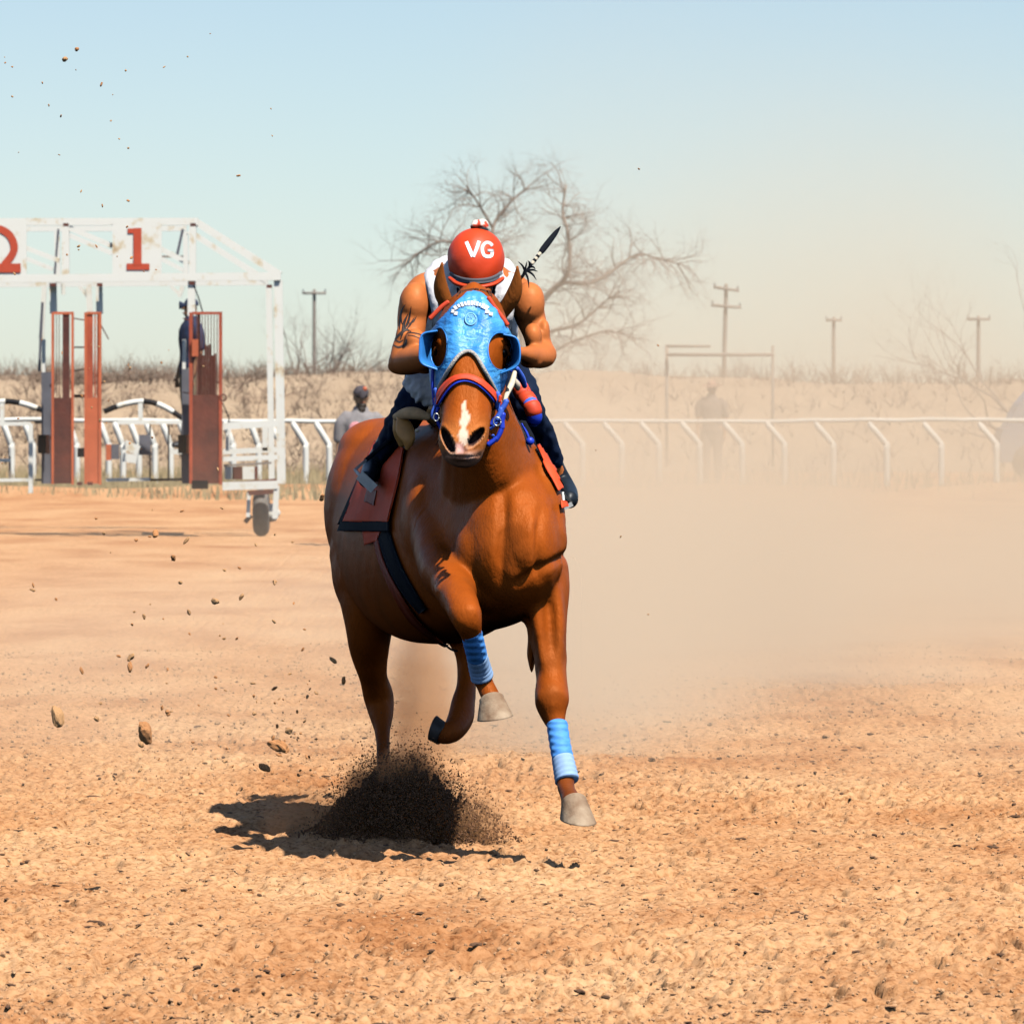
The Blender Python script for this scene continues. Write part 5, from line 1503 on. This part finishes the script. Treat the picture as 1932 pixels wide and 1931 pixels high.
# whip
wh_ = thing('riding_whip', H(920, 578, 24.93), "black riding whip with bristly flights held up behind the horse's far ear", "whip")
q0, q1 = H(925, 600, 24.90), H(1057, 428, 25.0)
L_ = lambda t: q0 * (1 - t) + q1 * t
mk('shaft', *tube([L_(0.0), L_(0.35), L_(0.62)], [0.007, 0.006, 0.0045], seg=8, sub=3), M['blackcloth'], wh_)
mk('flap', *tube([L_(0.70), L_(0.76), L_(0.92), L_(1.0)], [(0.006, .003), (0.011, .004), (0.009, .003), (0.002, .002)], seg=10, sub=5), M['blackcloth'], wh_)
for i in range(5):
    t = 0.60 + i * 0.022
    mk('band', *tube([L_(t), L_(t + .020)], 0.0068, seg=8, sub=1), M['cream' if i % 2 == 0 else 'blackcloth'], wh_)
for (t, x, y) in ((.50, 978, 494), (.50, 998, 543), (.52, 1012, 528), (.52, 1014, 512), (.46, 994, 494), (.44, 984, 520), (.56, 1010, 508), (.56, 996, 492)):
    p = L_(t); e_ = H(x, y, 24.93)
    mk('bristle', *tube([p, (p + e_) / 2 + np.array([0.003, 0, .004]), e_], [0.004, 0.0035, 0.001], seg=6, sub=3), M['blackcloth'], wh_)

# ================================================================== BYSTANDERS
def standing(name, base, hgt, label, shirt, trousers, facing=0.0, arms='down', cap=None, beard=False, glasses=False, hat=None, skincol=(0.40, 0.2, 0.11), lean=0.0):
    t = thing('person', base, label, 'person')
    b = np.array(base, float); k = hgt / 1.75
    c, s = math.cos(facing), math.sin(facing)
    def P(x, y, z): return b + np.array([x * c - y * s, x * s + y * c, z]) * k
    def tb(pts, seg=14, sub=4): return tube([P(*p[:3]) for p in pts], [np.array(p[3]) * k if isinstance(p[3], tuple) else p[3] * k for p in pts], seg=seg, sub=sub, ref=(-s, c, 0))
    mb = MB()
    mb.add(tb([(0, 0, 0.92, (0.155, .11)), (0, 0, 1.08, (0.14, .10)), (0, 0, 1.28, (0.17, .12)), (0, 0, 1.42, (0.17, .10)), (0, 0, 1.47, (0.08, .07))], 20))
    mb.add(tb([(0, 0, 1.42, .06), (0, -0.01, 1.53, .055), (0, -.01, 1.60, .06)]))
    mb.add(ellipsoid(P(0, -.01, 1.635), np.array([0.076, 0.095, 0.115]) * k)); mb.add(ellipsoid(P(0, -.04, 1.57), np.array([.055, .06, .045]) * k))
    mb.add(tb([(0, -.09, 1.66, .008), (0, -.115, 1.62, .014)])); mb.add(ellipsoid(P(.078, .0, 1.63), np.array([.012, .02, .03]) * k)); mb.add(ellipsoid(P(-.078, .0, 1.63), np.array([.012, .02, .03]) * k))
    for sx in (-1, 1):
        mb.add(tb([(sx * .09, 0, .95, .10), (sx * .10, -.01, .72, .083), (sx * .10, -.01, .50, .058), (sx * .105, .01, .32, .056), (sx * .105, .015, .12, .036), (sx * .105, 0, .06, .036), (sx * .11, -.12, .035, .032)]))
        if arms == 'down':
            A_ = [(sx * .17, 0, 1.41, .055), (sx * .215, .0, 1.33, .052), (sx * .235, .01, 1.10, .042), (sx * .24, -.03, .98, .038), (sx * .235, -.08, .84, .026)]
        elif arms == 'up':
            A_ = [(sx * .17, 0, 1.41, .055), (sx * .21, -.06, 1.40, .052), (sx * .22, -.24, 1.36, .042), (sx * .16, -.36, 1.42, .034), (sx * .12, -.46, 1.50, .026)]
        mb.add(tb(A_))
        hx_, hy_, hz_ = A_[-1][:3]
        mb.add(ellipsoid(P(hx_, hy_ - .01, hz_ - .05), np.array([.022, .04, .05]) * k))
        for q in range(4): mb.add(tb([(hx_ - .0, hy_ - .035 + q * .02, hz_ - .08, .010), (hx_ - sx * .01, hy_ - .035 + q * .02, hz_ - .115 - .008 * (q in (1, 2)), .009), (hx_ - sx * .025, hy_ - .035 + q * .018, hz_ - .135, .008)], 8, 3))
        mb.add(tb([(hx_, hy_ - .04, hz_ - .03, .011), (hx_ - sx * .01, hy_ - .07, hz_ - .07, .010)], 8, 3))
    v, q = remesh(mb.arr(), 0.011 * k, 3, None, .5)
    mk('body', v, q, M['skin'], t, colors=np.tile(np.array(skincol), (len(v), 1)))
    sh = MB()
    sh.add(tb([(0, 0, 0.93, (0.185, .14)), (0, 0, 1.1, (0.17, .13)), (0, 0, 1.28, (0.20, .145)), (0, 0, 1.41, (0.195, .12)), (0, 0, 1.49, (0.09, .085))], 20))
    for sx in (-1, 1):
        if arms == 'down': sh.add(tb([(sx * .15, 0, 1.42, .07), (sx * .215, .0, 1.34, .073), (sx * .24, .01, 1.18, .066)]))
        else: sh.add(tb([(sx * .15, 0, 1.42, .07), (sx * .21, -.06, 1.40, .07), (sx * .22, -.24, 1.36, .058), (sx * .165, -.34, 1.41, .048)]))
    v, q = remesh(sh.arr(), 0.012 * k, 4, None, .5); nn = vnormals(v, q)
    v = v + nn * (0.012 * (vnoise(v[:, 0] * 14, v[:, 2] * 11 + v[:, 1] * 9, 33) - .5))[:, None]
    so_ = mk('shirt', v, q, shirt, t)
    tr_ = MB()
    tr_.add(tb([(0, 0, .98, (.165, .12)), (0, 0, .90, (.175, .13)), (0, 0, .82, (.15, .11))], 20))
    for sx in (-1, 1): tr_.add(tb([(sx * .09, 0, .9, .115), (sx * .10, -.01, .7, .095), (sx * .10, -.01, .5, .075), (sx * .105, .01, .3, .07), (sx * .105, .01, .08, .06)]))
    v, q = remesh(tr_.arr(), 0.013 * k, 4, None, .5)
    mk('trousers', v, q, trousers, t)
    for sx in (-1, 1): mk('shoe', *tb([(sx * .105, .04, .05, (.045, .05)), (sx * .11, -.06, .045, (.048, .045)), (sx * .115, -.17, .035, (.04, .03))]), M['boot'], t)
    if cap:
        cv, cf = ellipsoid(P(0, 0, 1.665), np.array([.088, .108, .098]) * k, seg=28, rings=16)
        keep_ = [f for f in cf if min(cv[i][2] for i in f) > P(0, 0, 1.662)[2]]
        us = sorted({i for f in keep_ for i in f}); mp = {a: i for i, a in enumerate(us)}
        co = mk('cap', cv[us], [tuple(mp[i] for i in f) for f in keep_], cap, t)
        co.modifiers.new('s', 'SOLIDIFY').thickness = 0.004
        mk('cap_peak', *tb([(-.062, -.085, 1.672, (.006, .006)), (0, -.15, 1.668, (.05, .006)), (.062, -.085, 1.672, (.006, .006))], 10), cap, co)
    if hat:
        cr = MB(); cr.add(ellipsoid(P(0, 0, 1.70), np.array([.09, .105, .085]) * k)); ho = cr.build('hat', hat, t)
        rr_ = [P(.17 * math.cos(a), .19 * math.sin(a), 1.685 + .02 * math.cos(2 * a)) for a in np.linspace(0, 2 * math.pi, 30)]
        n_ = len(rr_); ci = [P(.085 * math.cos(a), .10 * math.sin(a), 1.69) for a in np.linspace(0, 2 * math.pi, 30)]
        br = mk('brim', rr_ + ci, [(i, i + 1, i + 1 + n_, i + n_) for i in range(n_ - 1)], hat, ho); br.modifiers.new('s', 'SOLIDIFY').thickness = 0.006
    if beard:
        bd = MB(); bd.add(ellipsoid(P(0, -.055, 1.545), np.array([.060, .050, .034]) * k)); bd.add(ellipsoid(P(0, -.06, 1.50), np.array([.045, .045, .055]) * k)); bd.build('beard', M['hair'], t)
    if glasses:
        g_ = MB()
        for sx in (-1, 1): g_.add(ellipsoid(P(sx * .034, -.098, 1.645), np.array([.033, .012, .021]) * k)); g_.add(tb([(sx * .06, -.09, 1.65, .004), (sx * .084, -.0, 1.65, .004)], 6, 2))
        g_.build('sunglasses', M['blackcloth'], t)
    for sx in (-1, 1):
        mk('eye', *ellipsoid(P(sx * .03, -.088, 1.643), np.array([.013, .008, .008]) * k), M['eye'], t)
    mk('mouth', *tb([(-.022, -.098, 1.578, .006), (0, -.103, 1.578, .007), (.022, -.098, 1.578, .006)], 6, 3), M['girth'], t)
    return t, so_, P
M['greyshirt'] = basic('heather_grey_shirt', (0.26, 0.24, 0.24), 0.9, 0.12, 20)
M['khaki'] = basic('khaki_trousers', (0.24, 0.19, 0.12), 0.9, 0.12, 20)
M['darkcap'] = basic('dark_grey_cap', (0.06, 0.05, 0.06), 0.8, 0.3, 30)
M['pink'] = basic('pink_print', (0.72, 0.30, 0.32), 0.8, 0.2, 60)
b_ = pt(681, 718, 70.5); b_[2] = 0
t_, sh_, P_ = standing('person', b_, 1.64, "bearded bystander in grey shirt, cap and sunglasses beside the rail", M['greyshirt'], M['khaki'], facing=0.12, cap=M['darkcap'], beard=True, glasses=True)
mk('chest_print', *ellipsoid(P_(-.075, -.148, 1.30), (.065, .012, .065)), M['pink'], sh_)
mk('chest_print', *ellipsoid(P_(.09, -.14, 1.36), (.035, .010, .018)), M['pink'], sh_)
mk('cap_badge', *ellipsoid(P_(.035, -.085, 1.725), (.022, .014, .025)), M['redlight'], t_)
M['darkshirt'] = basic('haze_lightened_brown_shirt', (0.22, 0.17, 0.14), 0.9, 0.12, 20)  # clothes lightened so the figure looks veiled by dust haze
M['straw'] = basic('pinkish_straw_hat', (0.45, 0.25, 0.17), 0.9, 0.15, 30)
b_ = pt(1343, 718, 114); b_[2] = 0
standing('person', b_, 1.68, "faint figure in a pinkish hat standing behind the rail inside the dust", M['darkshirt'], M['darkshirt'], facing=-0.2, hat=M['straw'])
M['navyshirt'] = basic('navy_work_shirt', (0.015, 0.02, 0.045), 0.8, 0.3, 20, col2=(0.03, 0.05, 0.12))
b_ = pt(361, 718, 76.4); b_[2] = CAMZ - (845 - HZ) * 76.4 / F + 0.0
g_, _, Pg = standing('person', b_, 1.66, "gate worker in navy shirt and cap pressed against the gate post", M['navyshirt'], M['khaki'], facing=-1.15, arms='down', cap=M['navyshirt'])
led = mk('ledge', *box(b_ + np.array([0, 0, -0.04]), (0.45, 0.6, 0.05)), M['white'], gate, smooth=False)

# ================================================================== FLYING DIRT
rn = np.random.default_rng(12)
meshes = []
for i in range(8):
    v, f = clod_shape(rn, ICO3, 1.0 + 0.5 * (i % 3), 0.42)
    me = bpy.data.meshes.new('dirt_clod'); me.from_pydata([tuple(x) for x in v], [], f); me.materials.append(M['clod'] if i % 2 else M['clodpale']); me.update()
    meshes.append(me)
def clod(px, py, d, rpx, k, label, group='small clods of dirt flying through the air'):
    o = bpy.data.objects.new('dirt_clod', meshes[k % 8]); COL.objects.link(o)
    o.location = pt(px, py, d); s = rpx * d / F
    o.scale = (s, s, s); o.rotation_euler = (k * 1.3, k * .7, k * 2.1)
    tag(o, label, 'dirt clod', group)
bigs = [(275, 1385, 15, "largest dirt clod in the air, dark and tilted, far left of the horse"), (266, 1403, 8, "clod just under the largest dark flying clod"), (527, 1407, 12.5, "big round orange clod in the air left of the dust burst"),
        (108, 1352, 11, "pale orange flying clod nearest the left frame edge"), (498, 1448, 7, "flying clod below and left of the big round one"), (546, 1378, 6.5, "dark slim flying clod above the big round one"),
        (317, 1344, 5.5, "reddish flying clod above and right of the largest dark one"), (183, 1355, 5, "small dark flying clod between the pale and the largest clod"),
        (293, 1006, 6.5, "round clod flying over the long rut below the gate"), (352, 1019, 5, "clod flying just below the rut under the gate door"), (327, 1053, 5.5, "clod in the air left of the horse's haunch above bare ground"),
        (406, 1134, 6, "long reddish clod flying level with the horse's belly"), (607, 938, 4.5, "clod right beside the horse's haunch"), (272, 1163, 4.5, "long thin clod flying over pale ground"),
        (145, 93, 4.5, "topmost orange clod against the sky"), (123, 112, 5, "long thin clod just under the topmost one in the sky"), (545, 1205 + 170, 3.5, "small clod touching the slim dark flying one"),
        (628, 1245, 5, "faint clod flying beside the planted hind leg"), (648, 1283, 5, "clod flying just left of the hock"), (247, 1239, 4.5, "upper of two clods in a close pair over pale ground"), (245, 1258, 5, "lower of two clods in a close pair over pale ground"), (110, 648, 0, "")]
for i, (x, y, r, lab) in enumerate(bigs):
    if r: clod(x, y, 22.5 + (i % 5) * .9, r, i * 3 + 1, lab, None)
rr = random.Random(77)
cl_list = []
for _ in range(70):   # against the sky and the gate
    cl_list.append((rr.gauss(190, 130), rr.uniform(60, 900), rr.uniform(1.1, 2.3)))
for _ in range(75):
    cl_list.append((rr.gauss(400, 140), rr.uniform(950, 1480), rr.uniform(1.3, 3.6)))
for _ in range(45):
    cl_list.append((rr.gauss(560, 45), rr.gauss(1380, 70), rr.uniform(1.3, 3.2)))
for _ in range(5):
    cl_list.append((rr.uniform(1090, 1250), rr.uniform(150, 1400), rr.uniform(1.2, 2)))
for i, (x, y, r) in enumerate(cl_list):
    if x < 3 or (605 < x < 1080 and y > 400) : continue
    lab = "tiny crumb of dirt flying against the sky or gate" if y < 900 else "small crumb of dirt flying in the air low beside the horse"
    clod(x, y, rr.uniform(21, 27), r, i, lab, "crumbs flying against sky or gate" if y < 900 else "crumbs flying low beside the horse")

# burst of dirt thrown up by the planted hind hoof
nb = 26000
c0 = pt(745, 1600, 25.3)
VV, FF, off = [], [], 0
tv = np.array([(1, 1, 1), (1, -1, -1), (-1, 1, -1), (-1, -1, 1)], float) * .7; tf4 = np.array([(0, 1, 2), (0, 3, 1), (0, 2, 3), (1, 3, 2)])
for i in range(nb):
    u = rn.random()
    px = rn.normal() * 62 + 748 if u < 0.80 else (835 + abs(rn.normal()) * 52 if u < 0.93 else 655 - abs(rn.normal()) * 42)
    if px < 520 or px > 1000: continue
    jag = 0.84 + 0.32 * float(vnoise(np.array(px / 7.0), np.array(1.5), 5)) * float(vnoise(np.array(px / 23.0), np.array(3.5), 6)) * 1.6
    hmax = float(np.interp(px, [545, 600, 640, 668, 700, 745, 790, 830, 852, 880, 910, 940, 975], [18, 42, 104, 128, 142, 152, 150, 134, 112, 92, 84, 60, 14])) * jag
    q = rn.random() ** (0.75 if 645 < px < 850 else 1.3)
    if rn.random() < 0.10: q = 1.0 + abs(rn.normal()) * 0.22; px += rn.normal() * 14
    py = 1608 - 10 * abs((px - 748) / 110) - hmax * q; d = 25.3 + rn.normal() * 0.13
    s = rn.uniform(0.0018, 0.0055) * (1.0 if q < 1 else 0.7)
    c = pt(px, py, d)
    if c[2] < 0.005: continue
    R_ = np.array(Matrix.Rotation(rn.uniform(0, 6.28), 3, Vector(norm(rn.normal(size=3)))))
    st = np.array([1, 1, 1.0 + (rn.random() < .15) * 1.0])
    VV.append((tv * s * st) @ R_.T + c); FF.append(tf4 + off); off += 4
M['dirtshade'] = basic('shade_darkened_dirt', (0.15, 0.068, 0.03), 0.95, 0.2, 30)  # dirt colour darkened to carry the horse's shadow on the spray
o = mk('dirt_spray', np.concatenate(VV), np.concatenate(FF), M['dirtshade'], smooth=False)
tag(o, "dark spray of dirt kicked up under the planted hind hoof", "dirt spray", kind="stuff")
# ------------------------------------------------------------------ the dust cloud raised behind the horse
def volume_box(name, lo, hi, label, build, color, g, step=1.0):
    lo = np.array(lo); hi = np.array(hi)
    c = (lo + hi) / 2
    m = bpy.data.materials.new(name + "_air"); m.use_nodes = True
    nt = m.node_tree; nt.nodes.clear()
    out = N(nt, "ShaderNodeOutputMaterial"); pv = N(nt, "ShaderNodeVolumePrincipled")
    pv.inputs["Color"].default_value = (*color, 1); pv.inputs["Anisotropy"].default_value = g
    pv.inputs["Density"].default_value = 0.05
    tc = N(nt, "ShaderNodeTexCoord")
    sp = N(nt, "ShaderNodeSeparateXYZ"); nt.links.new(tc.outputs["Object"], sp.inputs[0])
    def mt(op, a, b=None, c_=None):
        n = N(nt, "ShaderNodeMath", operation=op)
        for i, x in enumerate((a, b, c_)):
            if x is None: continue
            if isinstance(x, (int, float)): n.inputs[i].default_value = x
            else: nt.links.new(x, n.inputs[i])
        return n.outputs[0]
    def ss(x, a, b_, o0=0.0, o1=1.0):
        n = N(nt, "ShaderNodeMapRange", interpolation_type='SMOOTHSTEP')
        nt.links.new(x, n.inputs[0]); n.inputs[1].default_value = a; n.inputs[2].default_value = b_; n.inputs[3].default_value = o0; n.inputs[4].default_value = o1
        return n.outputs[0]
    def nz(scale, det, stretch=(1, 1, 1)):
        mp = N(nt, "ShaderNodeMapping"); mp.inputs["Scale"].default_value = stretch
        nt.links.new(tc.outputs["Object"], mp.inputs[0])
        n = N(nt, "ShaderNodeTexNoise"); n.inputs["Scale"].default_value = scale; n.inputs["Detail"].default_value = det
        nt.links.new(mp.outputs[0], n.inputs["Vector"]); return n.outputs["Fac"]
    dens = build(sp.outputs[0], sp.outputs[1], sp.outputs[2], mt, ss, nz)
    nt.links.new(dens, pv.inputs["Density"]); nt.links.new(pv.outputs[0], out.inputs["Volume"])
    m.cycles.volume_step_rate = step
    v, f = box(c, hi - lo)
    o = mk(name, v, f, m, smooth=False)
    tag(o, label, "dust", kind="stuff")
    return o

def main_dust(x, y, z, mt, ss, nz):
    n1 = nz(0.5, 2, (1, 0.6, 1))
    wob = mt('MULTIPLY', mt('SUBTRACT', n1, 0.5), 3.0)
    xw = mt('ADD', x, wob)
    zz_ = mt('MAXIMUM', z, 0.0)
    Hs = ss(x, -1.0, 3.5, 0.72, 1.02)
    hz = mt('EXPONENT', mt('MULTIPLY', mt('DIVIDE', zz_, Hs), -1.0))
    lat = ss(mt('ADD', mt('ADD', x, mt('MULTIPLY', wob, 0.3)), mt('MULTIPLY', y, 0.0200)), 0.0, 1.15)
    st = mt('SUBTRACT', mt('ADD', y, mt('MULTIPLY', wob, 1.2)), mt('ADD', 26.5, mt('MULTIPLY', mt('MAXIMUM', mt('SUBTRACT', x, 0.2), 0.0), 4.2)))
    s1 = mt('MULTIPLY', ss(st, 0.0, 8.0), ss(y, 61, 54))
    d = mt('MULTIPLY', mt('MULTIPLY', hz, lat), s1)
    d = mt('MULTIPLY', mt('MULTIPLY', d, ss(n1, 0.3, 0.7, 0.35, 1.65)), mt('MULTIPLY', ss(x, 9.5, 7.0), 0.34))
    hz2 = mt('EXPONENT', mt('MULTIPLY', zz_, -1.0 / 0.35))
    l2 = mt('MULTIPLY', ss(xw, -4.6, -1.2), mt('MULTIPLY', ss(y, 26, 31), ss(y, 61, 50)))
    d2 = mt('MULTIPLY', mt('MULTIPLY', hz2, l2), mt('MULTIPLY', ss(n1, 0.3, 0.7, 0.4, 1.6), 0.085))
    return mt('MULTIPLY', mt('ADD', d, d2), ss(z, 5.0, 3.2))
volume_box('dust_cloud', (-5, 26.0, 0.0), (10, 62, 5.0), "broad tan dust cloud hanging behind the horse over the track", main_dust, (0.86, 0.745, 0.575), -0.2, 1.0)

def puff(x, y, z, mt, ss, nz):
    n1 = nz(7.0, 3)
    wob = mt('MULTIPLY', mt('SUBTRACT', n1, 0.5), 0.9)
    def blob(c, r, k):
        q = None
        for a, cc, rr_ in zip((x, y, z), c, r):
            t = mt('POWER', mt('ABSOLUTE', mt('DIVIDE', mt('SUBTRACT', a, cc), rr_)), 2.0)
            q = t if q is None else mt('ADD', q, t)
        return mt('MULTIPLY', ss(mt('ADD', mt('SQRT', q), wob), 1.15, 0.55), k)
    b1 = blob((-0.42, 25.35, 0.06), (0.22, 0.22, 0.27), 30.0)
    b2 = blob((-0.15, 25.25, 0.06), (0.15, 0.16, 0.15), 5.0)
    b3 = blob((-0.35, 26.7, 0.42), (0.15, 0.3, 0.46), 2.6)
    b4 = blob((-0.72, 25.3, 0.08), (0.22, 0.22, 0.15), 1.8)
    return mt('ADD', mt('ADD', b1, b2), mt('ADD', b3, b4))
volume_box('hoof_dust', (-1.15, 24.9, 0.0), (0.25, 27.2, 1.0), "brown dust puff bursting up around the planted hind hoof", puff, (0.74, 0.42, 0.21), 0.0, 0.35)
